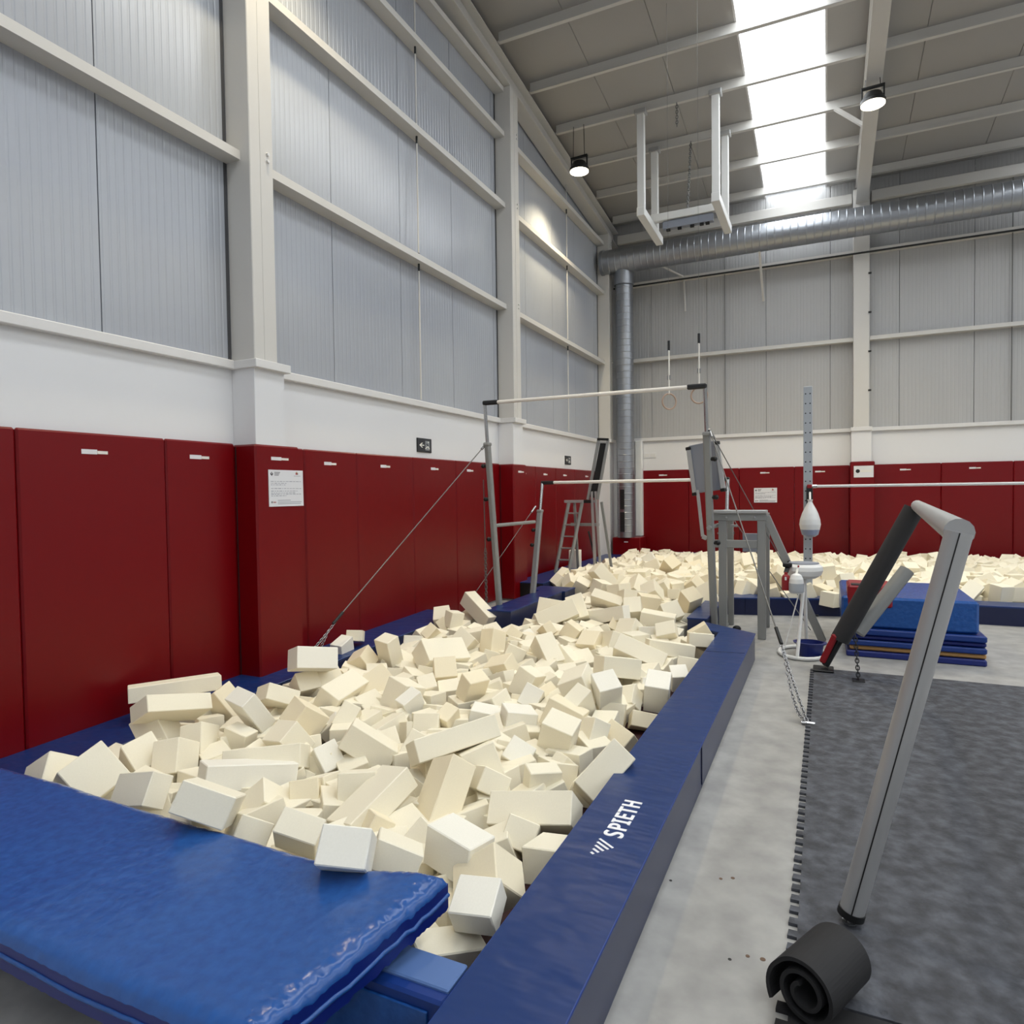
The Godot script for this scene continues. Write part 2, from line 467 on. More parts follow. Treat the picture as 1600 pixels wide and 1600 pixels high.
func pads() -> void:
	var side := [
		[-0.2, -1.25, "red wall pad on the girt wall, fourth in front of the first steel column"],
		[-1.25, -2.28, "red wall pad on the girt wall, third in front of the first steel column"],
		[-2.28, -3.246, "red wall pad on the girt wall, second in front of the first steel column"],
		[-3.246, -3.86, "narrow red wall pad beside the column that carries the square notice"],
		[-4.34, -4.637, "red wall pad strip just past the column pad with the square notice"],
		[-4.637, -5.376, "red wall pad with white tag, second past the noticed column pad"],
		[-5.376, -6.379, ""],
		[-6.379, -7.349, "red wall pad directly below the white-arrow exit sign nearest the high bar"],
		[-7.349, -8.136, "red wall pad behind the high bar's wall side upright"],
		[-8.136, -8.6, "narrow red wall pad between the high bar upright and second column"],
		[-9.05, -9.9, "red wall pad just past the second steel column, behind the low bar"],
		[-9.9, -10.795, "red wall pad behind the aluminium ladder"],
		[-10.795, -11.75, "red wall pad under the small far exit sign"],
		[-11.75, -13.2, "red wall pad nearest the hall corner, behind the dark tilted platform"],
	]
	side[6][2] = "red wall pad crossed by the steel cable, just before the arrow exit sign"
	for s in side:
		pad("wall_pad", -4.272, -4.235, s[1] + 0.002, s[0] - 0.002, 1.965, s[2], s[0] < -2.0 and absf(s[0] - s[1]) > 0.5, true)
	for c in [[-3.86, -4.34, "red pad wrapping the first steel column, square printed notice on it"], [-8.6, -9.05, "red pad wrapping the second steel column behind the uneven bars"]]:
		var t := thing("column_pad", Vector3(-4.1, 0, (c[0] + c[1]) / 2), c[2], "column pad", "red column pads")
		put("pad_body", MB.new().ab(-4.272, -4.016, 0.02, 1.955, c[1], c[0], 0.014), M.red_vinyl, t)
		put("side_seam", MB.new().ab(-4.23, -4.222, 0.03, 1.94, c[0] - 0.001, c[0] + 0.003), M.gap, t)
		put("label_tag", MB.new().ab(-4.016, -4.014, 1.835, 1.862, c[0] - 0.27, c[0] - 0.16), M.paper, t)
		put("label_print", MB.new().ab(-4.016, -4.014, 1.838, 1.856, c[0] - 0.35, c[0] - 0.272), M.webbing, t)
	var bx := [[-3.55, -2.563, "red wall pad on the end wall, first out from the air duct"], [-2.563, -1.568, "red wall pad on the end wall behind the grey hung board"],
		[-1.568, -0.555, "red wall pad on the end wall with the pale landscape notice"], [-0.555, 0.40, "red wall pad on the end wall behind the perforated mast"],
		[0.80, 1.85, "red wall pad on the end wall, first past its column pad"], [1.85, 2.9, "red wall pad on the end wall, second past its column pad"], [2.9, 3.95, "red wall pad on the end wall, third past its column pad"], [3.95, 5.0, "red wall pad on the end wall, fourth past its column pad"]]
	for b in bx:
		pad("wall_pad", b[0] + 0.002, b[1] - 0.002, -14.02, -13.98, 1.975, b[2], true, false)
	var t := thing("column_pad", Vector3(0.6, 0, -13.85), "red pad wrapping the end wall column, notice cropped beside the perforated mast", "column pad", "red column pads")
	put("pad_body", MB.new().ab(0.40, 0.80, 0.02, 2.03, -14.0, -13.74, 0.014), M.red_vinyl, t)
	t = thing("duct_pad", Vector3(-3.68, 0, -13.5), "low red padded box around the foot of the air duct", "pad")
	put("pad_body", MB.new().ab(-3.98, -3.4, 0.0, 0.6, -13.75, -13.28, 0.014), M.red_vinyl, t)
	put("label_tag", MB.new().ab(-3.73, -3.65, 0.5, 0.52, -13.28, -13.277), M.paper, t)

func notice_texture(land: bool) -> ImageTexture:
	var w := 160
	var h := 160 if not land else 112
	var im := Image.create(w, h, false, Image.FORMAT_RGB8)
	im.fill(Color(0.86, 0.865, 0.88))
	var g := Color(0.55, 0.56, 0.6)
	rng.seed = 77
	var rows := [0.31, 0.36, 0.40, 0.50, 0.57, 0.62, 0.66, 0.70]
	for i in rows.size():
		var x := 9
		var last: int = [150, 80, 78, 150, 132, 120, 148, 78][i]
		while x < last:
			var l := rng.randi_range(5, 15)
			im.fill_rect(Rect2i(x, int(rows[i] * h), mini(l, last - x), 3), g.lightened(rng.randf() * 0.35))
			x += l + 3
	for i in 4: # round badge and red crest
		im.fill_rect(Rect2i(8 + i * 2, 12 - i * 2 + 3, 12 - i * 4 if i < 3 else 2, 6 + i * 4), Color(0.25, 0.24, 0.26))
	im.fill_rect(Rect2i(12, 13, 4, 5), Color(0.75, 0.75, 0.78))
	for j in 3:
		im.fill_rect(Rect2i(26, 9 + j * 6, 26 - j * 3, 4), Color(0.55, 0.55, 0.57))
	im.fill_rect(Rect2i(126, 6, 8, 6), Color(0.68, 0.62, 0.52))
	im.fill_rect(Rect2i(125, 12, 7, 7), Color(0.66, 0.16, 0.25))
	im.fill_rect(Rect2i(132, 12, 5, 7), Color(0.5, 0.42, 0.3))
	im.fill_rect(Rect2i(116, 24, 32, 3), Color(0.7, 0.71, 0.73))
	for j in 3:
		im.fill_rect(Rect2i(38, int(h * (0.83 + j * 0.045)), [60, 112, 108][j], 3), Color(0.6, 0.61, 0.64))
	im.fill_rect(Rect2i(8, int(h * 0.86), 8, 8), Color(0.5, 0.5, 0.5))
	im.fill_rect(Rect2i(18, int(h * 0.87), 12, 5), Color(0.62, 0.42, 0.42))
	return ImageTexture.create_from_image(im)

func sheet(a: Vector3, b: Vector3, c: Vector3, d: Vector3, out: Vector3) -> MB: # printed face with picture coordinates, top left first
	var m := MB.new()
	m.quad(a, b, c, d, out)
	var uv := {a: Vector2(0, 0), b: Vector2(1, 0), c: Vector2(1, 1), d: Vector2(0, 1)}
	for i in m.v.size():
		m.u[i] = uv[m.v[i]]
	return m

func exit_texture() -> ImageTexture:
	var im := Image.create(128, 128, false, Image.FORMAT_RGB8)
	im.fill(Color(0.17, 0.18, 0.20))
	var w := Color(0.92, 0.92, 0.88)
	var g := Color(0.55, 0.57, 0.58)
	for i in 22: # arrow
		im.fill_rect(Rect2i(16 + i, 62 - i, 9, 4), w)
		im.fill_rect(Rect2i(16 + i, 62 + i, 9, 4), w)
	im.fill_rect(Rect2i(20, 59, 40, 9), w)
	im.fill_rect(Rect2i(70, 20, 40, 90), g) # door with a running figure
	im.fill_rect(Rect2i(94, 26, 10, 10), w)
	for i in 26:
		im.fill_rect(Rect2i(78 + i / 2, 44 + i, 12, 3), Color(0.25, 0.26, 0.28))
	im.fill_rect(Rect2i(76, 54, 26, 5), Color(0.25, 0.26, 0.28))
	for i in 24:
		im.fill_rect(Rect2i(90 - i, 70 + i, 8, 3), w)
		im.fill_rect(Rect2i(92 + i / 2, 70 + i, 8, 3), w)
	return ImageTexture.create_from_image(im)

func printed(key: String, t: Texture2D, r := 0.5) -> StandardMaterial3D:
	var m := mat(key, Color.WHITE, r)
	m.albedo_texture = t
	return m

func wall_fittings() -> void:
	printed("notice", notice_texture(false))
	printed("notice_wide", notice_texture(true))
	printed("exit", exit_texture())
	var t := thing("notice", Vector3(-4.014, 1.46, -4.17), "square white printed notice stuck on the first red column pad", "notice", "printed notices")
	put("sheet", sheet(Vector3(-4.010, 1.758, -3.982), Vector3(-4.010, 1.758, -4.366), Vector3(-4.010, 1.462, -4.37), Vector3(-4.010, 1.462, -3.986), Vector3.RIGHT), M.notice, t)
	put("backing", MB.new().ab(-4.0155, -4.0105, 1.462, 1.758, -4.368, -3.984), M.paper, t)
	t = thing("notice", Vector3(-1.075, 1.287, -13.97), "pale landscape printed notice on the end wall's red pads", "notice", "printed notices")
	put("sheet", sheet(Vector3(-1.287, 1.573, -13.97), Vector3(-0.863, 1.573, -13.97), Vector3(-0.863, 1.287, -13.97), Vector3(-1.287, 1.287, -13.97), Vector3.BACK), M.notice_wide, t)
	put("backing", MB.new().ab(-1.287, -0.863, 1.287, 1.573, -13.98, -13.971), M.paper, t)
	t = thing("notice", Vector3(0.63, 1.74, -13.73), "white notice with dark round badge on the end wall column pad", "notice", "printed notices")
	put("backing", MB.new().ab(0.46, 0.78, 1.74, 1.95, -13.74, -13.734), M.paper, t)
	put("badge", MB.new().tube([Vector3(0.525, 1.855, -13.736), Vector3(0.525, 1.855, -13.732)], 0.035, 12).tube([Vector3(0.525, 1.855, -13.732), Vector3(0.525, 1.855, -13.7315)], 0.016, 8), M.dark_metal, t)
	put("printed_line", MB.new().ab(0.57, 0.74, 1.835, 1.875, -13.734, -13.732), M.webbing, t)
	for e in [[-6.51, -6.815, 2.033, 2.197, "dark exit sign with white arrow above the cable-crossed wall pads"], [-11.33, -11.63, 2.045, 2.202, "small far exit sign on the white wall near the hall corner"]]:
		t = thing("exit_sign", Vector3(-4.27, e[2], (e[0] + e[1]) / 2), e[4], "exit sign", "exit signs")
		put("sign_plate", MB.new().ab(-4.27, -4.258, e[2], e[3], e[0], e[1], 0.002), M.dark_metal, t)
		put("pictogram", sheet(Vector3(-4.256, e[3] - 0.004, e[0] - 0.004), Vector3(-4.256, e[3] - 0.004, e[1] + 0.004), Vector3(-4.256, e[2] + 0.004, e[1] + 0.004), Vector3(-4.256, e[2] + 0.004, e[0] - 0.004), Vector3.RIGHT), M.exit, t)
	t = thing("wall_vent", Vector3(-3.36, 2.25, -14.0), "small white slotted vent plate on the end wall by the duct", "vent")
	put("vent_plate", MB.new().ab(-3.49, -3.23, 2.24, 2.35, -14.02, -14.005, 0.004), M.plaster, t)
	for i in 2:
		put("slot", MB.new().ab(-3.475 + i * 0.125, -3.37 + i * 0.125, 2.262, 2.328, -14.006, -14.001, 0.002), M.steel_trim, t)

func duct() -> void:
	var t := thing("air_duct", Vector3(-3.7, 0.6, -13.4), "galvanised spiral air duct dropping beside the corner and crossing the end wall", "duct")
	var x := -4.12
	var prof := [Vector2(0.0, 0.0), Vector2(0.243, 0.0)]
	var l := 0.0
	while l < 9.0:
		prof.append_array([Vector2(0.243, l + 0.02), Vector2(0.2468, l + 0.028), Vector2(0.2468, l + 0.036), Vector2(0.243, l + 0.044)])
		l += 0.13
	prof.append(Vector2(0.243, l)); prof.append(Vector2(0, l))
	var along := Basis(Vector3.DOWN, Vector3.RIGHT, Vector3.BACK)
	put("main_pipe", MB.new().lathe(Transform3D(along, Vector3(x, 6.2, -13.3)), prof, 28), M.galv, t)
	put("end_cap", MB.new().lathe(Transform3D(along, Vector3(x - 0.03, 6.2, -13.3)), [Vector2(0, 0), Vector2(0.252, 0), Vector2(0.256, 0.03), Vector2(0.256, 0.07), Vector2(0.245, 0.07)], 28), M.galv, t)
	prof = []
	l = 0.0
	while l < 5.2:
		prof.append_array([Vector2(0.178, l), Vector2(0.178, l + 0.11), Vector2(0.182, l + 0.116), Vector2(0.182, l + 0.124), Vector2(0.178, l + 0.13)])
		l += 0.13
	put("drop_pipe", MB.new().lathe(Transform3D(Basis(), Vector3(-3.72, 0.6, -13.4)), prof, 24), M.galv, t)
	put("collar", MB.new().lathe(Transform3D(Basis(), Vector3(-3.72, 5.72, -13.38)), [Vector2(0.19, 0), Vector2(0.195, 0.0), Vector2(0.2, 0.1), Vector2(0.205, 0.28)], 24), M.galv, t)
	for s in [[0.72, 1.12], [1.18, 1.58]]:
		put("grille", MB.new().ab(-3.79, -3.70, s[0], s[1], -13.225, -13.21, 0.004), M.dark_metal, t)
	put("bracket", MB.new().bar(Vector3(-2.95, 5.98, -13.3), Vector3(-2.6, 5.87, -13.9), 0.03, 0.03), M.steel_white, t)
	put("bracket", MB.new().bar(Vector3(-1.12, 5.98, -13.3), Vector3(-1.1, 5.2, -13.93), 0.04, 0.03), M.steel_white, t)
	put("bracket", MB.new().bar(Vector3(-2.62, 5.9, -13.93), Vector3(-2.6, 5.2, -13.95), 0.03, 0.03), M.steel_white, t)
	t = thing("conduit", Vector3(-4.0, 5.7, -13.5), "thin dark conduit running along the end wall under the duct", "conduit")
	put("pipe", MB.new().tube([Vector3(-4.0, 5.75, -13.6), Vector3(0.4, 5.75, -13.6), Vector3(5.0, 5.75, -13.6)], 0.018, 8), M.dark_metal, t)

func high_bay(at: Vector3, top: float, label: String) -> void:
	var t := thing("high_bay_lamp", at, label, "lamp", "round high bay lamps")
	var up := Transform3D(Basis(), at)
	put("housing", MB.new().lathe(up, [Vector2(0.0, 0.12), Vector2(0.10, 0.12), Vector2(0.13, 0.06), Vector2(0.155, 0.02), Vector2(0.16, -0.02), Vector2(0.15, -0.02)], 28), M.black, t)
	put("lens", MB.new().lathe(up, [Vector2(0.149, -0.018), Vector2(0.149, -0.03), Vector2(0.11, -0.045), Vector2(0.0, -0.05)], 28), M.lamp_glow, t)
	put("bracket", MB.new().bar(at + Vector3(-0.14, 0.2, 0), at + Vector3(0.14, 0.21, 0), 0.05, 0.025).bar(at + Vector3(-0.13, 0.0, 0), at + Vector3(-0.13, 0.2, 0), 0.02, 0.02).bar(at + Vector3(0.13, 0.0, 0), at + Vector3(0.13, 0.2, 0), 0.02, 0.02), M.black, t)
	for s in [-0.1, 0.09]:
		put("wire", MB.new().tube([at + Vector3(s, 0.2, 0), Vector3(at.x + s * 0.9, top, at.z)], 0.005, 6), M.black, t)
	var l := SpotLight3D.new()
	l.name = "lamp_light"
	l.position = Vector3(0, -0.07, 0)
	l.rotation.x = -PI / 2
	l.light_color = Color(1.0, 0.93, 0.78)
	l.light_energy = LAMP
	l.spot_angle = 62.0
	l.spot_angle_attenuation = 0.6
	l.light_size = 0.12
	l.spot_range = 30.0
	l.spot_attenuation = 2.0
	l.shadow_enabled = true
	t.add_child(l, true)

func lamps() -> void:
	high_bay(Vector3(-3.58, 6.70, -10.31), roof_y(-10.31), "round high bay lamp hung near the girt wall, black bracket and warm lens")
	high_bay(Vector3(0.57, 6.72, -10.35), roof_y(-10.35) - 0.36, "round high bay lamp under the roof beam by the skylight panes")
	high_bay(Vector3(-3.55, 7.05, -3.9), roof_y(-3.9), "round high bay lamp above the first steel column")

func hoop_frame() -> void:
	var t := thing("ceiling_frame", Vector3(-2.04, 5.8, -10.9), "white steel frame on four posts hung from roof purlins, winch bar between", "frame")
	var g = M.white_steel
	var legs := [[-2.59, -10.37, 5.82], [-1.475, -10.37, 5.86], [-2.62, -11.41, 5.9], [-1.48, -11.41, 5.95]]
	for l in legs:
		put("post", MB.new().ab(l[0] - 0.055, l[0] + 0.055, l[2] - 0.02, roof_y(l[1]) - 0.02, l[1] - 0.05, l[1] + 0.05, 0.006), g, t)
		put("clamp", MB.new().ab(l[0] - 0.09, l[0] + 0.09, roof_y(l[1]) - 0.05, roof_y(l[1]) + 0.03, l[1] - 0.07, l[1] + 0.07, 0.01), M.alu, t)
	for i in 2:
		put("side_rail", MB.new().bar(Vector3(legs[i][0], 5.86, -10.30), Vector3(legs[i + 2][0], 5.88, -11.75), 0.12, 0.13, 0.006), g, t)
	put("cross_bar", MB.new().bar(Vector3(-2.62, 6.02, -11.1), Vector3(-1.48, 6.02, -11.1), 0.1, 0.12, 0.006), g, t)
	var w := put("winch_rail", MB.new().bar(Vector3(-2.42, 5.88, -11.12), Vector3(-1.62, 5.88, -11.12), 0.1, 0.12, 0.006), M.board_vinyl, t)
	for x in [-2.36, -2.18, -1.98, -1.83, -1.74]:
		put("roller", MB.new().tube([Vector3(x, 5.80, -11.1), Vector3(x + 0.06, 5.80, -11.1)], 0.025, 8), M.black, w)
	put("chain", MB.new().links(Vector3(-2.02, roof_y(-11.41), -11.41), Vector3(-2.02, 6.1, -11.1), 0.0, 0.03), M.wire, t)
	put("chain", MB.new().links(Vector3(-2.04, roof_y(-10.37), -10.37), Vector3(-2.04, 7.05, -10.37), 0.0, 0.03), M.wire, t)

func gym_ring(at: Vector3, yaw: float, top: float, label: String) -> void:
	var t := thing("gym_ring", at, label, "gymnastic ring", "hanging gymnastic rings")
	var p := []
	var b := Basis(Vector3.UP, yaw)
	for i in 20:
		var a := TAU * i / 20
		p.append(at + b * Vector3(cos(a) * 0.098, sin(a) * 0.098, 0))
	put("ring", MB.new().tube(p, 0.011, 8, true), M.ring_wood, t)
	put("strap", MB.new().bar(at + Vector3(0, 0.09, 0), at + Vector3(0, 0.64, 0), 0.034, 0.012), M.webbing, t)
	put("buckle", MB.new().ab(at.x - 0.022, at.x + 0.022, at.y + 0.27, at.y + 0.33, at.z - 0.014, at.z + 0.014, 0.004), M.chrome, t)
	put("swivel", MB.new().tube([at + Vector3(0, 0.64, 0), at + Vector3(0, 0.76, 0)], 0.016, 8), M.dark_metal, t)
	put("cable", MB.new().tube([at + Vector3(0, 0.76, 0), Vector3(at.x, top, at.z)], 0.0018, 5), M.wire, t)

func plan(points: Array, y0: float, y1: float) -> MB: # a level slab from a plan outline of (x, z)
	return MB.new().prism(Transform3D(Basis(Vector3.RIGHT, Vector3.BACK, Vector3.UP), Vector3(0, y0, 0)), PackedVector2Array(points), y1 - y0)

func edge_mat(points: Array, h: float, label: String, side: Material, seams := []) -> Node3D:
	var c := Vector2.ZERO
	for p in points: c += p / points.size()
	var t := thing("pit_edge_mat", Vector3(c.x, 0, c.y), label, "edge mat", "blue edge mats round the foam pit")
	put("mat_body", plan(points, 0.0, h - 0.016), side, t)
	var big := Geometry2D.offset_polygon(PackedVector2Array(points), 0.004, Geometry2D.JOIN_MITER)
	put("top_cover", plan(Array(big[0]), h - 0.02, h), M.blue_vinyl, t)
	var ring := []
	for p in big[0]:
		ring.append(Vector3(p.x, h - 0.004, p.y))
	var w := MB.new()
	for i in ring.size():
		w.tube([ring[i], ring[(i + 1) % ring.size()]], 0.0045, 6)
	put("welt", w, M.blue_deep, t)
	for s in seams:
		put("seam", MB.new().bar(s[0], s[1], 0.006, 0.004, 0.001), M.dark_vinyl, t)
	return t

func rect(x0: float, x1: float, z0: float, z1: float) -> Array:
	return [Vector2(x0, z0), Vector2(x1, z0), Vector2(x1, z1), Vector2(x0, z1)]

func pit_mats() -> void:
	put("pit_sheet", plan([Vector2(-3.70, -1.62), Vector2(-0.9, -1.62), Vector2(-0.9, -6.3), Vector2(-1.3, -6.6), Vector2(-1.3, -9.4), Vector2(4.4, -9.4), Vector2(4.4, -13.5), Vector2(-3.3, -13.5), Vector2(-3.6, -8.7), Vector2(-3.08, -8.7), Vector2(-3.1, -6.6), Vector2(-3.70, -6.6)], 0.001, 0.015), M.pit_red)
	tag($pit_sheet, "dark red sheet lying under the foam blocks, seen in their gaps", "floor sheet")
	var t := edge_mat([Vector2(-0.585, -3.512), Vector2(-0.585, -6.39), Vector2(-1.11, -6.78), Vector2(-1.11, -6.50), Vector2(-0.885, -6.34), Vector2(-0.885, -3.512)], 0.24, "long blue edge mat on the aisle side, far one with the slanted end", M.blue_side, [[Vector3(-0.885, 0.241, -5.54), Vector3(-0.585, 0.241, -5.58)]])
	t = edge_mat(rect(-0.885, -0.585, -3.505, -0.75), 0.24, "long blue edge mat on the aisle side bearing white lettering", M.blue_side, [[Vector3(-0.885, 0.238, -3.508), Vector3(-0.583, 0.238, -3.508)], [Vector3(-0.582, 0.02, -3.508), Vector3(-0.582, 0.236, -3.508)]])
	var tm := TextMesh.new()
	var font := SystemFont.new()
	font.font_names = PackedStringArray(["Droid Sans"])
	font.font_weight = 700
	tm.font = font
	tm.text = "SPIETH"
	tm.font_size = 64
	tm.pixel_size = 0.001
	tm.depth = 0.002
	tm.curve_step = 2.0
	var o := put("lettering", tm, M.ink, t)
	var bb := tm.get_aabb()
	var sx := 0.315 / bb.size.x
	var sy := 0.078 / bb.size.y
	var bs := Basis(Vector3.FORWARD * sx, Vector3.LEFT * sy, Vector3.UP)
	o.transform = Transform3D(bs, Vector3(-0.733, 0.2415, -2.566) - t.position - bs * bb.get_center())

	for i in 5:
		var a := Vector3(-0.772, 0.2412, -2.376 + i * 0.0255)
		var l: float = 0.078 * (5 - i) / 5.0
		put("mark_stripe", MB.new().bar(a, a + Vector3(0.83, 0, 0.56) * l, 0.0095, 0.0016, 0.0003), M.ink, t)
	edge_mat(rect(-1.29, -1.10, -8.5, -6.95), 0.24, "short blue edge mat standing between the bar uprights and the mast corner", M.blue_side)
	edge_mat([Vector2(-1.29, -8.53), Vector2(0.24, -8.96), Vector2(0.34, -9.30), Vector2(-1.29, -8.86)], 0.215, "blue edge mat crossing behind the grey trestle, front of the far pit", M.dark_vinyl, [[Vector3(-0.9, 0.02, -8.637), Vector3(-0.9, 0.2, -8.637)], [Vector3(-0.35, 0.02, -8.792), Vector3(-0.35, 0.2, -8.792)]])
	edge_mat([Vector2(0.26, -8.96), Vector2(4.5, -9.0), Vector2(4.5, -9.35), Vector2(0.36, -9.3)], 0.215, "blue edge mat of the far pit behind the stacked mats", M.dark_vinyl)
	edge_mat(rect(-3.46, -3.15, -8.2, -6.62), 0.24, "blue edge mat beside the wall side feet of the uneven bars", M.blue_side)
	edge_mat(rect(-3.62, -3.12, -8.62, -8.24), 0.235, "short blue edge mat joining at the low bar's wall side foot", M.blue_side)
	t = edge_mat(rect(-4.12, -3.66, -13.45, -8.78), 0.25, "blue edge mat under the aluminium ladder, black near end", M.blue_side)
	put("end_cover", MB.new().ab(-4.12, -3.66, 0.0, 0.235, -8.779, -8.774), M.black, t)
	edge_mat(rect(-3.35, 4.5, -13.96, -13.55), 0.27, "blue edge mat along the foot of the end wall pads", M.blue_side)
	# the mat that leans on the girt wall, rising away from the camera
	t = thing("pit_edge_mat", Vector3(-4.0, 0, -4.0), "blue edge mat lying along the foot of the girt wall pads", "edge mat", "blue edge mats round the foam pit")
	var a := Vector3(-4.0, 0.0, -1.2)
	var b := Vector3(-4.0, 0.135, -6.62)
	put("mat_body", MB.new().bar(a, b, 0.46, 0.10, 0.01), M.blue_side, t)
	put("top_cover", MB.new().bar(a + Vector3.UP * 0.052, b + Vector3.UP * 0.052, 0.466, 0.014, 0.004), M.blue_vinyl, t)
	# low box mat across the near end of the pit
	t = thing("pit_edge_mat", Vector3(-1.6, 0, -1.53), "low blue box mat with pale top strip under the crash mat", "edge mat", "blue edge mats round the foam pit")
	put("mat_body", MB.new().ab(-2.6, -0.895, 0.0, 0.232, -1.58, -1.44, 0.008), M.blue_deep, t)
	put("top_strip", MB.new().ab(-2.6, -0.9, 0.225, 0.241, -1.585, -1.475, 0.004), M.rim_vinyl, t)
	put("front_flap", MB.new().ab(-2.6, -0.94, 0.01, 0.2, -1.44, -1.432, 0.002), M.crash_vinyl, t)

func crash_mat() -> void:
	var t := thing("crash_mat", Vector3(-2.3, 0.25, -1.4), "bright blue padded crash mat with creased rounded edges, overlapping the near foam", "crash mat")
	var x0 := -3.9
	var x1 := -1.085
	var z0 := -1.70
	var z1 := -1.03
	var nx := 150
	var nz := 56
	var f := noise(2.2, 3, 55)
	var f2 := noise(1.0, 2, 56)
	var hgt := func(x: float, z: float, xr: float) -> float:
		var d: float = minf(minf(x - x0, xr - x), minf(z - z0, z1 - z))
		var r := 0.06
		var y := 0.362 + 0.012 * f2.get_noise_2d(x, z)
		var along: float = z * 16.0 if (xr - x) < minf(z - z0, z1 - z) else x * 16.0
		y += (0.011 if (xr - x) < minf(z - z0, z1 - z) else 0.004) * f.get_noise_2d(along, d * 4.0) * exp(-d / 0.07)
		y += 0.05 * smoothstep(-1.4, -1.08, x) * exp(-(z - z0) / 0.35) - 0.014 * exp(-pow((x + 1.55) / 0.35, 2.0))
		if d < r: y -= (r - sqrt(maxf(r * r - (r - d) * (r - d), 0.0))) * 0.6
		return y
	var m := MB.new()
	var g := []
	for i in nx + 1:
		var row := []
		for j in nz + 1:
			var s := float(i) / nx
			var q := float(j) / nz
			s = 1.0 - pow(1.0 - s, 1.9)
			q = 0.5 - 0.5 * signf(0.5 - q) * pow(absf(1.0 - 2.0 * q), 0.75)
			var xr := x1 + 0.055 - 0.12 * q
			var x := lerpf(x0, xr, s)
			var z := lerpf(z0, z1, q)
			row.append(Vector3(x, hgt.call(x, z, xr), z))
		g.append(row)
	var nn := func(i: int, j: int) -> Vector3:
		var dx: Vector3 = g[mini(i + 1, nx)][j] - g[maxi(i - 1, 0)][j]
		var dz: Vector3 = g[i][mini(j + 1, nz)] - g[i][maxi(j - 1, 0)]
		return dz.cross(dx).normalized()
	for i in nx:
		for j in nz:
			m.tri(g[i][j], g[i + 1][j], g[i + 1][j + 1], nn.call(i, j), nn.call(i + 1, j), nn.call(i + 1, j + 1))
			m.tri(g[i][j], g[i + 1][j + 1], g[i][j + 1], nn.call(i, j), nn.call(i + 1, j + 1), nn.call(i, j + 1))
	put("cover", m, M.crash_vinyl, t)
	var s := MB.new()
	var rim := []
	for i in nx + 1: rim.append(g[i][0])
	for j in range(1, nz + 1): rim.append(g[nx][j])
	for i in range(nx - 1, -1, -1): rim.append(g[i][nz])
	for i in rim.size() - 1:
		var a: Vector3 = rim[i]
		var b: Vector3 = rim[i + 1]
		var o := (b - a).cross(Vector3.UP).normalized()
		if o.dot(a - Vector3(-2.4, 0.3, -1.37)) < 0.0: o = -o
		s.quad(a, b, Vector3(b.x, b.y - 0.075, b.z), Vector3(a.x, a.y - 0.075, a.z), o)
	put("side_band", s, M.blue_plastic, t)
	var p := MB.new()
	var q := []
	for i in range(0, rim.size(), 3): q.append(rim[i] + Vector3.DOWN * 0.035)
	p.tube(q, 0.007, 6)
	put("piping", p, M.crash_vinyl, t)

func uneven_bars() -> void:
	var t := thing("uneven_bars", Vector3(-2.26, 0, -7.5), "uneven bars: pale high bar and lower bar on slanted grey uprights", "uneven bars")
	var xs := [-3.463, -1.062]
	for k in 2:
		var y: float = [2.555, 1.675][k]
		var z: float = [-6.67, -8.33][k]
		put("rail", MB.new().tube([Vector3(xs[0], y, z), Vector3(xs[1], y, z)], 0.02, 12), M.rail_wood, t)
		for s in 2:
			var x: float = xs[s]
			var dir := 1.0 if s == 0 else -1.0
			put("rail_fitting", MB.new().bar(Vector3(x - dir * 0.02, y, z), Vector3(x + dir * 0.17, y, z), 0.05, 0.05, 0.012), M.dark_metal, t)
			var foot: Vector3 = [[Vector3(x, 0.0, -7.0), Vector3(x, 0.0, -7.235)], [Vector3(x, 0.0, -7.9), Vector3(x, 0.0, -7.9)]][k][s]
			var top := Vector3(x, y, z)
			var split: float = [0.175, 0.22][k]
			var mid := top.lerp(foot, split)
			put("inner_tube", MB.new().tube([top + Vector3(0, 0.01, 0), mid], 0.02 if k == 0 else 0.022, 12), M.chrome, t)
			var u := put("upright", MB.new().bar(mid, foot, 0.072, 0.06, 0.012).bar(mid + Vector3(0, 0.01, 0), mid - Vector3(0, 0.03, 0), 0.085, 0.075, 0.01), M.grey_paint, t)
			for h in [0.12, 0.3, 0.52] if k == 0 else [0.2, 0.35]:
				var kp := mid.lerp(foot, h)
				put("knob", MB.new().tube([kp, kp + Vector3(-0.065 if s == 0 else 0.065, 0, 0.01)], 0.02, 8).ball(kp + Vector3(-0.07 if s == 0 else 0.07, 0, 0.01), Vector3.ONE * 0.026, 10), M.black, u)
	for s in 2:
		put("side_strut", MB.new().tube([Vector3(xs[s], 1.17, -6.86), Vector3(xs[s], 1.16, -8.04)], 0.022, 10), M.grey_paint, t)
		put("base_rail", MB.new().ab(xs[s] - 0.06, xs[s] + 0.06, 0.0, 0.03, -8.15, -6.9, 0.006), M.grey_paint, t)
		put("base_pad", MB.new().ab(xs[s] - 0.1, xs[s] + 0.1, 0.028, 0.05, -7.45, -7.1, 0.004), M.wood, t)

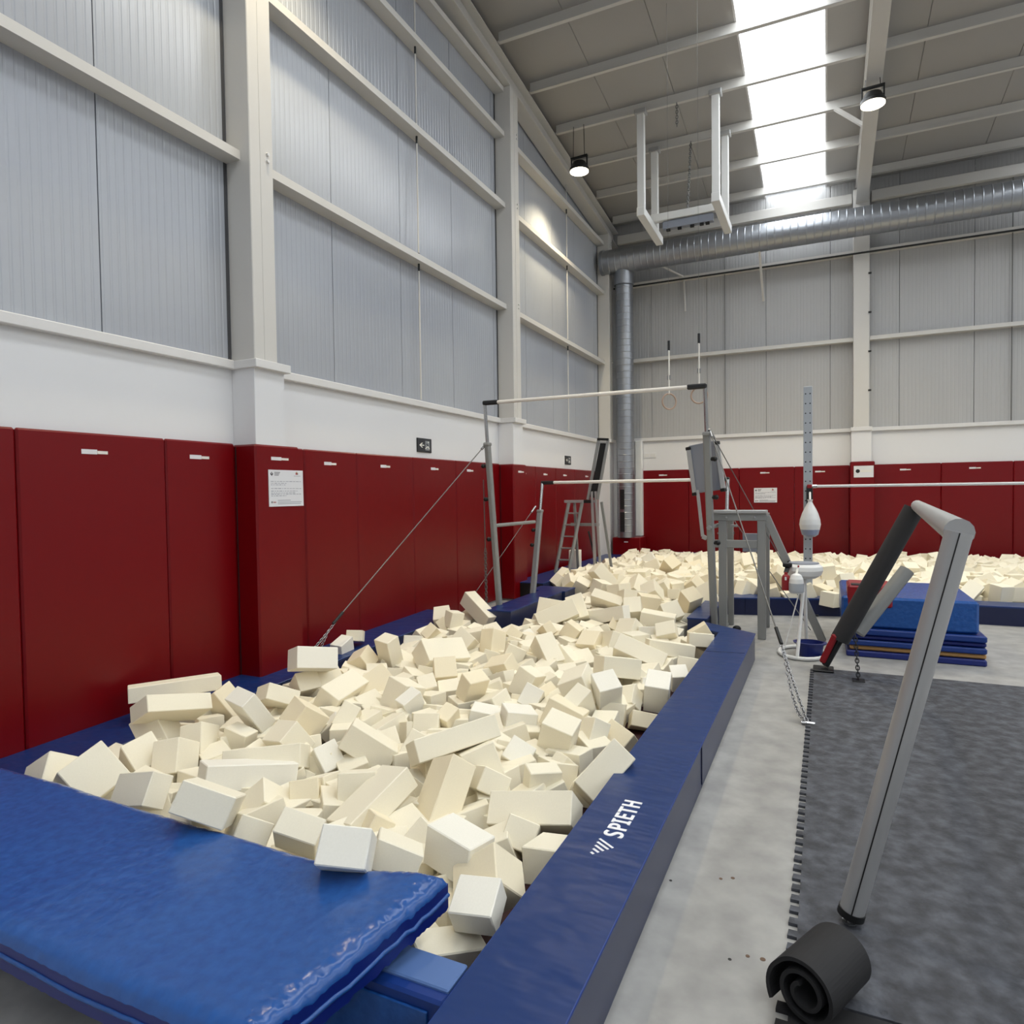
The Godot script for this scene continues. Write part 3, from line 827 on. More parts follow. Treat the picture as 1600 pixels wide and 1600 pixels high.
func cable(called: String, a: Vector3, b: Vector3, label: String, chain_from: float, r := 0.006) -> void:
	var t := thing(called, b, label, "cable", "steel tension cables of the uneven bars")
	var c := a.lerp(b, chain_from)
	put("wire_rope", MB.new().tube([a, a.lerp(c, 0.5), c], r, 6), M.wire, t)
	var d := (b - a).normalized()
	put("hook", MB.new().tube([a - d * 0.02, a + d * 0.1], 0.014, 6), M.chrome, t)
	if chain_from < 0.99:
		put("turnbuckle", MB.new().tube([c - d * 0.08, c + d * 0.06], 0.014, 8), M.dark_metal, t)
		put("chain", MB.new().links(c, b, 0.02, 0.018), M.chrome, t)
		put("loose_chain", MB.new().links(c + d * 0.12, b + Vector3(-0.02, 0.03, 0.02), 0.11, 0.018), M.chrome, t)
		put("floor_ring", MB.new().tube([b + Vector3(-0.04, 0.004, 0), b + Vector3(0.04, 0.004, 0)], 0.012, 8), M.chrome, t)

func cables() -> void:
	cable("guy_cable", Vector3(-3.49, 2.1, -6.74), Vector3(-3.93, 0.2, -4.25), "long steel cable falling across the red wall pads into the foam", 0.86)
	cable("guy_cable", Vector3(-1.03, 2.13, -6.77), Vector3(-0.105, 0.01, -4.73), "steel cable ending in bright chain on the floor by the rubber mat", 0.78)
	cable("guy_cable", Vector3(-1.03, 2.13, -6.77), Vector3(-0.12, 0.01, -8.5), "dark cable running from the high bar behind the grey trestle", 1.0, 0.005)
	cable("guy_cable", Vector3(-1.04, 1.28, -8.2), Vector3(-0.15, 0.01, -7.9), "thin cable from the low bar down to the white stand", 1.0, 0.005)
	cable("guy_cable", Vector3(-3.48, 1.35, -8.1), Vector3(-3.8, 0.3, -6.9), "thin cable slanting between the wall side uprights", 1.0, 0.005)
	var t := thing("hanging_chain", Vector3(-3.62, 0.1, -6.9), "loose chain hanging beside the high bar's wall side upright", "chain")
	put("cord", MB.new().tube([Vector3(-3.56, 1.7, -6.8), Vector3(-3.6, 0.9, -6.9)], 0.006, 6), M.wire, t)
	put("chain", MB.new().links(Vector3(-3.6, 0.9, -6.9), Vector3(-3.62, 0.05, -6.95), 0.0, 0.026), M.wire, t)

func trestle() -> void:
	var t := thing("steel_trestle", Vector3(-0.8, 0, -7.3), "grey square-tube steel trestle with diagonal brace beside the high bar upright", "trestle")
	var g = M.grey_paint
	for x in [-0.985, -0.6]:
		put("post", MB.new().ab(x - 0.04, x + 0.04, 0.0, 1.27, -7.35, -7.27, 0.004), g, t)
		put("post", MB.new().ab(x - 0.03, x + 0.03, 0.0, 1.28, -7.98, -7.92, 0.004), g, t)
		put("top_rail", MB.new().bar(Vector3(x, 1.262, -7.32), Vector3(x, 1.262, -7.95), 0.06, 0.05), g, t)
	put("top_plate", MB.new().ab(-1.13, -0.545, 1.30, 1.335, -7.38, -7.24, 0.006), M.alu, t)
	put("cross_beam", MB.new().ab(-1.13, -0.55, 1.225, 1.30, -7.356, -7.264, 0.004), g, t)
	put("cross_beam", MB.new().ab(-1.10, -0.56, 0.94, 1.02, -7.34, -7.28, 0.004), g, t)
	put("rear_board", MB.new().ab(-0.86, -0.6, 0.84, 1.05, -8.0, -7.98, 0.004), M.board_vinyl, t)
	put("brace", MB.new().bar(Vector3(-0.555, 1.27, -7.3), Vector3(-0.03, 0.02, -7.33), 0.075, 0.05, 0.005, Vector3.BACK), g, t)
	put("brace_clamp", MB.new().bar(Vector3(-0.36, 0.80, -7.27), Vector3(-0.27, 0.75, -7.27), 0.08, 0.07, 0.01), M.black, t)
	put("brace_foot", MB.new().ab(-0.09, 0.06, 0.0, 0.02, -7.4, -7.25, 0.004), M.alu, t)
	for x in [-0.94, -0.66]:
		put("bolt", MB.new().tube([Vector3(x, 1.262, -7.27), Vector3(x, 1.262, -7.255)], 0.012, 6), M.chrome, t)
	put("foot_knob", MB.new().ball(Vector3(-0.87, 0.05, -7.5), Vector3(0.045, 0.035, 0.045), 10), M.black, t)
	put("lever", MB.new().bar(Vector3(-0.93, 1.16, -7.5), Vector3(-0.86, 1.16, -7.5), 0.03, 0.025).bar(Vector3(-1.05, 1.08, -7.4), Vector3(-0.98, 1.12, -7.4), 0.04, 0.02), M.alu, t)
	t = thing("tilted_board", Vector3(-1.15, 1.5, -7.05), "grey flat board with black tube ends hung behind the high bar upright", "board")
	var tilt := Basis(Vector3.BACK, 0.13) * Basis(Vector3.UP, -0.35)
	put("panel", MB.new().box(Transform3D(tilt, Vector3(-1.115, 1.78, -7.02)), Vector3(0.30, 0.50, 0.035), 0.006), M.board_vinyl, t)
	for s in [-0.155, 0.165]:
		var c := Vector3(-1.115, 1.775, -7.0)
		put("side_tube", MB.new().bar(c + tilt * Vector3(s, -0.235, 0), c + tilt * Vector3(s, 0.21, 0), 0.045, 0.045, 0.004), M.alu, t)
		for e in [-0.25, 0.225]:
			put("tube_cap", MB.new().box(Transform3D(tilt, c + tilt * Vector3(s, e, 0)), Vector3(0.05, 0.035, 0.05), 0.006), M.black, t)
	put("leg", MB.new().bar(Vector3(-1.2, 1.55, -7.05), Vector3(-1.15, 1.07, -7.05), 0.03, 0.03).bar(Vector3(-1.15, 1.07, -7.05), Vector3(-1.11, 1.05, -7.05), 0.05, 0.04), M.alu, t)

func ladder() -> void:
	var t := thing("ladder_stand", Vector3(-3.7, 0.25, -10.4), "aluminium ladder with square platform frame against the red wall pads", "ladder")
	var z := -10.15
	var a0 := Vector3(-3.80, 1.37, z - 0.1)
	var a1 := Vector3(-3.95, 0.24, z + 0.15)
	var b0 := Vector3(-3.57, 1.37, z - 0.1)
	var b1 := Vector3(-3.73, 0.24, z + 0.15)
	put("stile", MB.new().bar(a0, a1, 0.032, 0.05), M.grey_paint, t)
	put("stile", MB.new().bar(b0, b1, 0.032, 0.05), M.grey_paint, t)
	for i in 6:
		var q := 0.15 + i * 0.165
		put("rung", MB.new().bar(a0.lerp(a1, q), b0.lerp(b1, q), 0.026, 0.022), M.grey_paint, t)
	put("platform_rail", MB.new().bar(Vector3(-3.88, 1.39, z - 0.12), Vector3(-3.32, 1.39, z - 0.12), 0.045, 0.045), M.alu, t)
	put("platform_rail", MB.new().bar(Vector3(-3.8, 1.01, z - 0.2), Vector3(-3.32, 1.01, z - 0.2), 0.04, 0.05), M.grey_paint, t)
	for x in [-3.72, -3.42, -3.26]:
		put("rear_post", MB.new().bar(Vector3(x, 1.38, z - 0.15), Vector3(x + (0.0 if x < -3.3 else 0.12), 0.25, z - 0.3), 0.035, 0.04), M.grey_paint, t)
	put("brace", MB.new().bar(Vector3(-3.5, 0.9, z - 0.2), Vector3(-3.36, 0.25, z - 0.25), 0.025, 0.03), M.dark_metal, t)
	t = thing("tilted_platform", Vector3(-3.3, 0.3, -10.2), "dark tilted platform panel in a grey frame, standing beside the ladder", "platform")
	var c0 := Vector3(-3.20, 2.33, -10.25)
	var c1 := Vector3(-3.37, 1.45, -10.2)
	put("panel", MB.new().bar(c0, c1, 0.10, 0.03, 0.004, Vector3.BACK), M.black, t)
	for s in [-0.075, 0.085]:
		put("frame_tube", MB.new().bar(c0 + Vector3(s, 0.03, 0.03), c1 + Vector3(s, -0.03, 0.03), 0.035, 0.04), M.grey_paint, t)
	put("frame_tube", MB.new().bar(c0 + Vector3(-0.07, 0.0, 0.03), c0 + Vector3(0.08, -0.01, 0.03), 0.03, 0.03), M.alu, t)
	put("tube_cap", MB.new().bar(c0 + Vector3(-0.09, 0.05, 0.03), c0 + Vector3(0.09, 0.035, 0.03), 0.05, 0.04), M.black, t)
	put("tube_cap", MB.new().bar(c1 + Vector3(-0.14, -0.06, 0.03), c1 + Vector3(-0.02, -0.06, 0.03), 0.05, 0.05), M.black, t)
	for s in [-0.03, 0.03]:
		put("leg", MB.new().bar(c1 + Vector3(0.02 + s, 0.1, 0.02), Vector3(-3.3 + s * 1.6, 0.25, -10.2), 0.03, 0.035), M.alu, t)

func mast_and_rod() -> void:
	var t := thing("perforated_mast", Vector3(-0.2, 0, -8.95), "tall grey perforated steel mast rising from the far pit edge", "mast")
	put("post", MB.new().ab(-0.25, -0.15, 0.0, 2.79, -9.0, -8.9, 0.004), M.mast_grey, t)
	var hb := MB.new()
	for i in 22:
		for x in [-0.225, -0.175]:
			hb.tube([Vector3(x, 2.7 - i * 0.118, -8.902), Vector3(x, 2.7 - i * 0.118, -8.8985)], 0.009, 6)
	var h := put("bolt_holes", hb, M.black, t)
	h.set_meta("kind", "stuff")
	put("foot_plate", MB.new().ab(-0.32, -0.08, 0.0, 0.02, -9.07, -8.83, 0.004), M.dark_metal, t)
	put("clamp", MB.new().ab(-0.215, -0.145, 1.36, 1.58, -8.9, -8.84, 0.006), M.dark_metal, t)
	put("clamp_cap", MB.new().ab(-0.21, -0.15, 1.55, 1.60, -8.895, -8.835, 0.008), M.red_plastic, t)
	t = thing("horizontal_rail", Vector3(1.0, 1.57, -8.87), "pale horizontal rail clamped to the perforated mast", "rail")
	put("rail", MB.new().tube([Vector3(-0.16, 1.575, -8.86), Vector3(2.3, 1.575, -8.86)], 0.017, 10), M.white_steel, t)
	put("end_sleeve", MB.new().tube([Vector3(-0.16, 1.575, -8.86), Vector3(-0.1, 1.575, -8.86)], 0.022, 10), M.chrome, t)
	t = thing("perforated_mast", Vector3(2.35, 0, -8.95), "grey steel mast carrying the far end of the horizontal rail", "mast")
	put("post", MB.new().ab(2.3, 2.4, 0.0, 2.4, -9.0, -8.9, 0.004), M.mast_grey, t)
	put("foot_plate", MB.new().ab(2.22, 2.48, 0.0, 0.02, -9.07, -8.83, 0.004), M.dark_metal, t)
	t = thing("plastic_bag", Vector3(-0.172, 0.97, -8.72), "full white plastic bag hanging on the perforated mast", "bag")
	var at := Transform3D(Basis(), Vector3(-0.172, 0.97, -8.72))
	put("bag_body", MB.new().lathe(at, [Vector2(0.10, 0.09), Vector2(0.112, 0.15), Vector2(0.105, 0.21), Vector2(0.085, 0.28), Vector2(0.06, 0.34), Vector2(0.035, 0.39), Vector2(0.022, 0.42), Vector2(0.03, 0.45)], 48, 0.07, 11), M.bag, t)
	put("bag_bottom", MB.new().lathe(at, [Vector2(0.0, 0.0), Vector2(0.05, 0.004), Vector2(0.085, 0.03), Vector2(0.10, 0.09)], 48, 0.07, 11), M.bag_print, t)
	put("handle", MB.new().tube([Vector3(-0.172, 1.40, -8.72), Vector3(-0.175, 1.5, -8.8), Vector3(-0.178, 1.47, -8.85)], 0.012, 8), M.bag, t)

func chalk_stand() -> void:
	var c := Vector3(-0.2, 0.0, -6.75)
	var t := thing("mushroom_stand", c, "white round mushroom trainer on slim legs over a tube ring base", "mushroom trainer")
	put("cap", MB.new().lathe(Transform3D(Basis(), Vector3(-0.187, 0.715, -6.75)), [Vector2(0.05, 0.0), Vector2(0.10, 0.005), Vector2(0.148, 0.035), Vector2(0.166, 0.08), Vector2(0.160, 0.115), Vector2(0.128, 0.142)], 32), M.white, t)
	put("cap_top", MB.new().lathe(Transform3D(Basis(), Vector3(-0.187, 0.857, -6.75)), [Vector2(0.132, 0.0), Vector2(0.13, 0.006), Vector2(0.0, 0.012)], 32), M.board_vinyl, t)
	var p := []
	for i in 24:
		var a := TAU * i / 24
		p.append(c + Vector3(cos(a) * 0.2, 0.02, sin(a) * 0.26))
	put("ring_base", MB.new().tube(p, 0.018, 8, true), M.white, t)
	put("leg", MB.new().tube([Vector3(-0.18, 0.73, -6.75), Vector3(-0.235, 0.03, -6.5)], 0.016, 8), M.white, t)
	put("leg", MB.new().tube([Vector3(-0.18, 0.73, -6.75), Vector3(-0.17, 0.03, -7.0)], 0.016, 8), M.white, t)
	put("leg", MB.new().tube([Vector3(-0.19, 0.73, -6.75), Vector3(-0.36, 0.03, -6.62)], 0.006, 6), M.white, t)
	put("tag_strip", MB.new().ab(-0.235, -0.22, 0.80, 0.85, -6.605, -6.598, 0.002), M.red_plastic, t)
	t = thing("basin", Vector3(-0.14, 0.0, -6.72), "dark blue plastic basin standing in the mushroom trainer's ring base", "basin")
	put("bowl", MB.new().lathe(Transform3D(Basis.from_scale(Vector3(1, 1, 0.8)), Vector3(-0.135, 0.0, -6.72)), [Vector2(0.0, 0.004), Vector2(0.1, 0.004), Vector2(0.122, 0.13), Vector2(0.116, 0.13), Vector2(0.095, 0.012), Vector2(0.0, 0.012)], 28), M.blue_plastic, t)
	put("rim", MB.new().lathe(Transform3D(Basis.from_scale(Vector3(1, 1, 0.8)), Vector3(-0.135, 0.118, -6.72)), [Vector2(0.12, 0.0), Vector2(0.14, 0.0), Vector2(0.145, 0.014), Vector2(0.12, 0.016)], 28), M.blue_plastic, t)
	t = thing("chalk_bottle", Vector3(-0.331, 0.63, -6.56), "red bottle hanging by a black strap at the white mushroom trainer's edge", "bottle")
	var q := Vector3(-0.331, 0.625, -6.555)
	put("bottle_body", MB.new().lathe(Transform3D(Basis(), q), [Vector2(0.0, 0), Vector2(0.034, 0), Vector2(0.037, 0.008), Vector2(0.037, 0.11), Vector2(0.028, 0.135), Vector2(0.015, 0.145), Vector2(0.015, 0.165), Vector2(0.0, 0.166)], 20), M.red_plastic, t)
	put("paper_tag", MB.new().ab(q.x - 0.008, q.x + 0.008, q.y + 0.095, q.y + 0.125, q.z + 0.037, q.z + 0.039), M.paper, t)
	put("strap", MB.new().bar(q + Vector3(0, 0.16, 0), Vector3(-0.31, 0.865, -6.66), 0.04, 0.012), M.black, t)
	put("strap_buckle", MB.new().ab(q.x - 0.03, q.x + 0.05, 0.83, 0.87, -6.63, -6.59, 0.008), M.black, t)
	t = thing("chalk_tub", Vector3(-0.242, 0.61, -6.55), "white round-shouldered tub hanging beside the red bottle", "tub")
	q = Vector3(-0.242, 0.605, -6.53)
	put("tub_body", MB.new().lathe(Transform3D(Basis(), q), [Vector2(0.0, 0), Vector2(0.052, 0), Vector2(0.061, 0.012), Vector2(0.063, 0.09), Vector2(0.058, 0.13), Vector2(0.042, 0.165), Vector2(0.02, 0.178), Vector2(0.0, 0.18)], 24), M.white, t)
	put("lower_band", MB.new().lathe(Transform3D(Basis(), q + Vector3(0, 0.012, 0)), [Vector2(0.0615, 0), Vector2(0.0645, 0.004), Vector2(0.0645, 0.075), Vector2(0.063, 0.08)], 24), M.mast_grey, t)
	put("strap", MB.new().bar(q + Vector3(0, 0.175, 0), Vector3(-0.225, 0.855, -6.66), 0.02, 0.006), M.webbing, t)

func right_side() -> void:
	var t := thing("rubber_mat", Vector3(0.7, 0, -4.2), "dark rubber floor mat with jigsaw edge along the concrete", "floor mat")
	var pts := [Vector2(1.7, -2.16), Vector2(1.7, -6.24), Vector2(-0.09, -6.24)]
	var z := -6.20
	while z < -2.25:
		pts.append_array([Vector2(-0.09, z), Vector2(-0.118, z), Vector2(-0.121, z + 0.036), Vector2(-0.09, z + 0.036)])
		z += 0.0745
	pts.append(Vector2(-0.09, -2.16))
	put("mat_sheet", plan(pts, 0.0, 0.012), M.rubber, t)
	# its near end rolled up
	t = thing("rolled_mat", Vector3(0.1, 0, -2.05), "black rubber roll, the curled near end of the jigsaw mat", "rolled mat")
	var sp := PackedVector2Array()
	var back := PackedVector2Array()
	for i in 120:
		var a := 3.75 - 0.12 * i
		var r := 0.106 - 0.00062 * i + (0.02 * (1.0 - i / 10.0) if i < 10 else 0.0)
		sp.append(Vector2(cos(a) * r, 0.106 + sin(a) * r))
		back.append(Vector2(cos(a) * (r - 0.012), 0.106 + sin(a) * (r - 0.012)))
	back.reverse()
	sp.append_array(back)
	put("roll", MB.new().prism(Transform3D(Basis(Vector3.UP, -0.45), Vector3(0.045, 0.0, -2.25)), sp, 0.24), M.roll_rubber, t)
	var ls := [Vector2(1.7, -1.3), Vector2(1.7, -2.15), Vector2(-0.10, -2.15)]
	for i in 11:
		var lz := -2.11 + i * 0.0745
		ls.append_array([Vector2(-0.10, lz), Vector2(-0.132, lz), Vector2(-0.135, lz + 0.036), Vector2(-0.10, lz + 0.036)])
	ls.append(Vector2(-0.10, -1.3))
	put("loose_end", plan(ls, 0.0, 0.012), M.roll_rubber, t)
	# big aluminium leg
	t = thing("apparatus_leg", Vector3(0.09, 0, -2.6), "thick grey aluminium tube leg with black foot beside the rubber roll", "leg")
	var a := Vector3(0.082, 0.05, -2.6)
	var b := Vector3(0.395, 1.40, -2.6)
	put("tube", MB.new().tube([a, a.lerp(b, 0.5), b], 0.041, 20), M.alu, t)
	put("slot", MB.new().bar(a + Vector3(-0.004, 0.0, 0.0405), b + Vector3(-0.004, 0, 0.0405), 0.005, 0.004, 0.001), M.black, t)
	put("end_cap", MB.new().tube([a + (a - b).normalized() * 0.012, a + (b - a).normalized() * 0.012], 0.045, 20), M.black, t)
	put("levelling_foot", MB.new().tube([Vector3(0.078, 0.0, -2.6), Vector3(0.082, 0.045, -2.6)], 0.014, 8).tube([Vector3(0.077, 0.013, -2.6), Vector3(0.077, 0.02, -2.6)], 0.026, 10), M.chrome, t)
	put("top_rail", MB.new().tube([b, Vector3(0.66, 1.40, -6.2)], 0.045, 14), M.alu, t)
	# padded far leg
	t = thing("padded_leg", Vector3(0.0, 0, -6.2), "thick dark padded tube leg with red lower pad, leaning over the blue stack", "leg")
	a = Vector3(-0.005, 0.05, -6.2)
	b = Vector3(0.64, 1.38, -6.2)
	put("padding", MB.new().tube([a.lerp(b, 0.17), a.lerp(b, 0.6), b], 0.075, 18), M.rubber_dark, t)
	put("inner_bar", MB.new().tube([a, a.lerp(b, 0.3)], 0.03, 10), M.dark_metal, t)
	put("red_pad", MB.new().bar(a.lerp(b, 0.015) + Vector3(-0.035, 0.01, 0.02), a.lerp(b, 0.2) + Vector3(-0.05, 0.01, 0.03), 0.07, 0.05, 0.012), M.red_plastic, t)
	put("foot_plate", MB.new().ab(-0.1, 0.06, 0.012, 0.03, -6.28, -6.1, 0.006), M.black, t)
	put("rear_brace", MB.new().tube([Vector3(0.24, 0.33, -6.3), Vector3(0.62, 0.85, -6.5)], 0.06, 14), M.grey_paint, t)
	put("chain", MB.new().links(Vector3(0.215, 0.36, -6.05), Vector3(0.235, 0.015, -5.95), 0.0, 0.022), M.dark_metal, t)
	put("chain_plate", MB.new().ab(0.19, 0.28, 0.012, 0.02, -6.0, -5.9, 0.003), M.black, t)
	# stacked mats
	t = thing("mat_stack", Vector3(0.65, 0, -7.4), "stack of blue mats with a pale wooden layer behind the padded leg", "mat stack")
	var ly := [[0.0, 0.055, M.blue_plastic], [0.06, 0.10, M.wood], [0.105, 0.155, M.blue_deep], [0.16, 0.2, M.blue_plastic], [0.205, 0.26, M.blue_deep]]
	for i in ly.size():
		var in_ := 0.03 * (i % 2)
		put("mat_layer", MB.new().ab(0.17 + in_, 1.25, ly[i][0], ly[i][1], -8.0, -6.85 - in_, 0.01), ly[i][2], t)
	put("top_mat", MB.new().ab(0.13, 1.2, 0.265, 0.55, -8.1, -6.9, 0.02), M.crash_vinyl, t)
	put("corner_tab", MB.new().ab(0.125, 0.135, 0.18, 0.26, -6.92, -6.88, 0.002), M.wood, t)
	t = thing("red_box", Vector3(0.35, 0.55, -7.1), "red soft box bag lying on the stacked blue mats", "box")
	put("box_body", MB.new().ab(0.18, 0.55, 0.45, 0.655, -7.3, -6.885, 0.02), M.red_plastic, t)
	put("open_slot", MB.new().ab(0.21, 0.42, 0.645, 0.66, -7.0, -6.9, 0.003), M.black, t)

func under_layer() -> void: # the blocks nobody can tell apart: those beneath the heap and the far rest
	rng.seed = 4242
	var t := MB.new()
	var boxes := []
	var x := -3.7
	while x < -1.0:
		var z := -1.75
		while z > -13.4:
			if (x < -3.02 and z < -6.3 and z > -8.9) or (x > -1.42 and z < -6.2 and z > -9.1) or (x < -3.5 and z < -8.6) or x > -1.05 or x < -3.68:
				z -= 0.2
				continue
			boxes.append(Vector3(x + rng.randf_range(-0.05, 0.05), 0.085, z + rng.randf_range(-0.05, 0.05)))
			if z < -9.0: boxes.append(Vector3(x + rng.randf_range(-0.06, 0.06), 0.21, z + rng.randf_range(-0.06, 0.06)))
			z -= 0.2
		x += 0.205
	x = -1.0
	while x < 4.4:
		var z := -9.45 if x > -0.9 else -9.0
		while z > -13.45:
			boxes.append(Vector3(x + rng.randf_range(-0.05, 0.05), 0.1, z + rng.randf_range(-0.05, 0.05)))
			boxes.append(Vector3(x + rng.randf_range(-0.07, 0.07), 0.24 if x < 1.1 else 0.28, z + rng.randf_range(-0.07, 0.07)))
			z -= 0.215
		x += 0.215
	for c in boxes:
		var s := Vector3(0.15, 0.15, rng.randf_range(0.15, 0.22)) if c.y < 0.09 else Vector3(0.17, 0.17, rng.randf_range(0.17, 0.32))
		var b := Basis.from_euler(Vector3(rng.randf() * 0.4, rng.randf() * TAU, rng.randf() * 0.3)) if c.y < 0.09 else Basis.from_euler(Vector3(rng.randf() * TAU, rng.randf() * TAU, rng.randf() * TAU))
		t.box(Transform3D(b, c), s, 0.003)
	var o := put("foam_under_layer", t, M.foam)
	tag(o, "cream foam blocks buried under and beyond the countable ones in the pit", "foam blocks", "", "stuff")

func B(label: String, x: float, y: float, z: float, q: Quaternion, sx: float, sy: float, sz: float, tone := 0) -> void:
	var o := MeshInstance3D.new()
	o.name = numbered("foam_block")
	o.mesh = MB.new().box(Transform3D(), Vector3(sx, sy, sz), 0.004).mesh()
	o.material_override = [M.foam, M.foam_white, M.foam_aged][tone]
	o.transform = Transform3D(Basis(q), Vector3(x, y, z))
	add_child(o, true)
	tag(o, label, "foam block", "foam blocks in the pit")

const LAMP := 9.5
const SKY_LIGHT := 42.0

func _ready() -> void:
	# camera
	var cam := Camera3D.new()
	cam.name = "camera"
	cam.fov = 75.0
	cam.near = 0.05
	cam.position = Vector3(0, 1.55, 0)
	cam.basis = Basis.from_euler(Vector3(deg_to_rad(-1.67547), deg_to_rad(25.21179), deg_to_rad(-0.7703)))
	add_child(cam)
	# sky, exposure
	var we := WorldEnvironment.new()
	we.name = "environment"
	var e := Environment.new()
	var sk := Sky.new()
	var ps := ProceduralSkyMaterial.new()
	ps.sky_top_color = Color(0.55, 0.68, 0.85)
	ps.sky_horizon_color = Color(0.82, 0.87, 0.92)
	ps.ground_horizon_color = Color(0.7, 0.72, 0.72)
	ps.ground_bottom_color = Color(0.4, 0.4, 0.4)
	sk.sky_material = ps
	e.background_mode = Environment.BG_SKY
	e.sky = sk
	e.tonemap_mode = Environment.TONE_MAPPER_LINEAR
	e.tonemap_exposure = 1.0
	e.sdfgi_enabled = true
	e.ssao_enabled = true
	e.ssil_enabled = true
	we.environment = e
	add_child(we)
	# daylight through the four strips of translucent roof panes
	for i in 4:
		var l := AreaLight3D.new()
		l.name = "roof_daylight_%d" % (i + 1)
		l.area_size = Vector2(1.05, 23.0)
		l.position = Vector3(-0.535 + 4.65 * i, roof_y(-2.5) + 0.19, -2.5)
		l.basis = Basis(Vector3.RIGHT, -PI / 2 - atan(0.1))
		l.light_color = Color(0.965, 0.985, 1.0)
		l.light_energy = SKY_LIGHT
		l.area_range = 40.0
		l.area_attenuation = 2.0
		l.shadow_enabled = true
		add_child(l)
	materials()
	shell()
	pads()
	wall_fittings()
	duct()
	lamps()
	pit_mats()
	crash_mat()
	uneven_bars()
	cables()
	trestle()
	ladder()
	mast_and_rod()
	chalk_stand()
	right_side()
	hoop_frame()
	gym_ring(Vector3(-1.79, 2.67, -8.5), 0.75, roof_y(-8.5), "hanging gymnastic ring seen edge-on beneath the high bar's middle")
	gym_ring(Vector3(-1.42, 2.72, -8.5), 0.05, roof_y(-8.5), "hanging gymnastic ring half hidden by the high bar upright")
	under_layer()
	blocks()

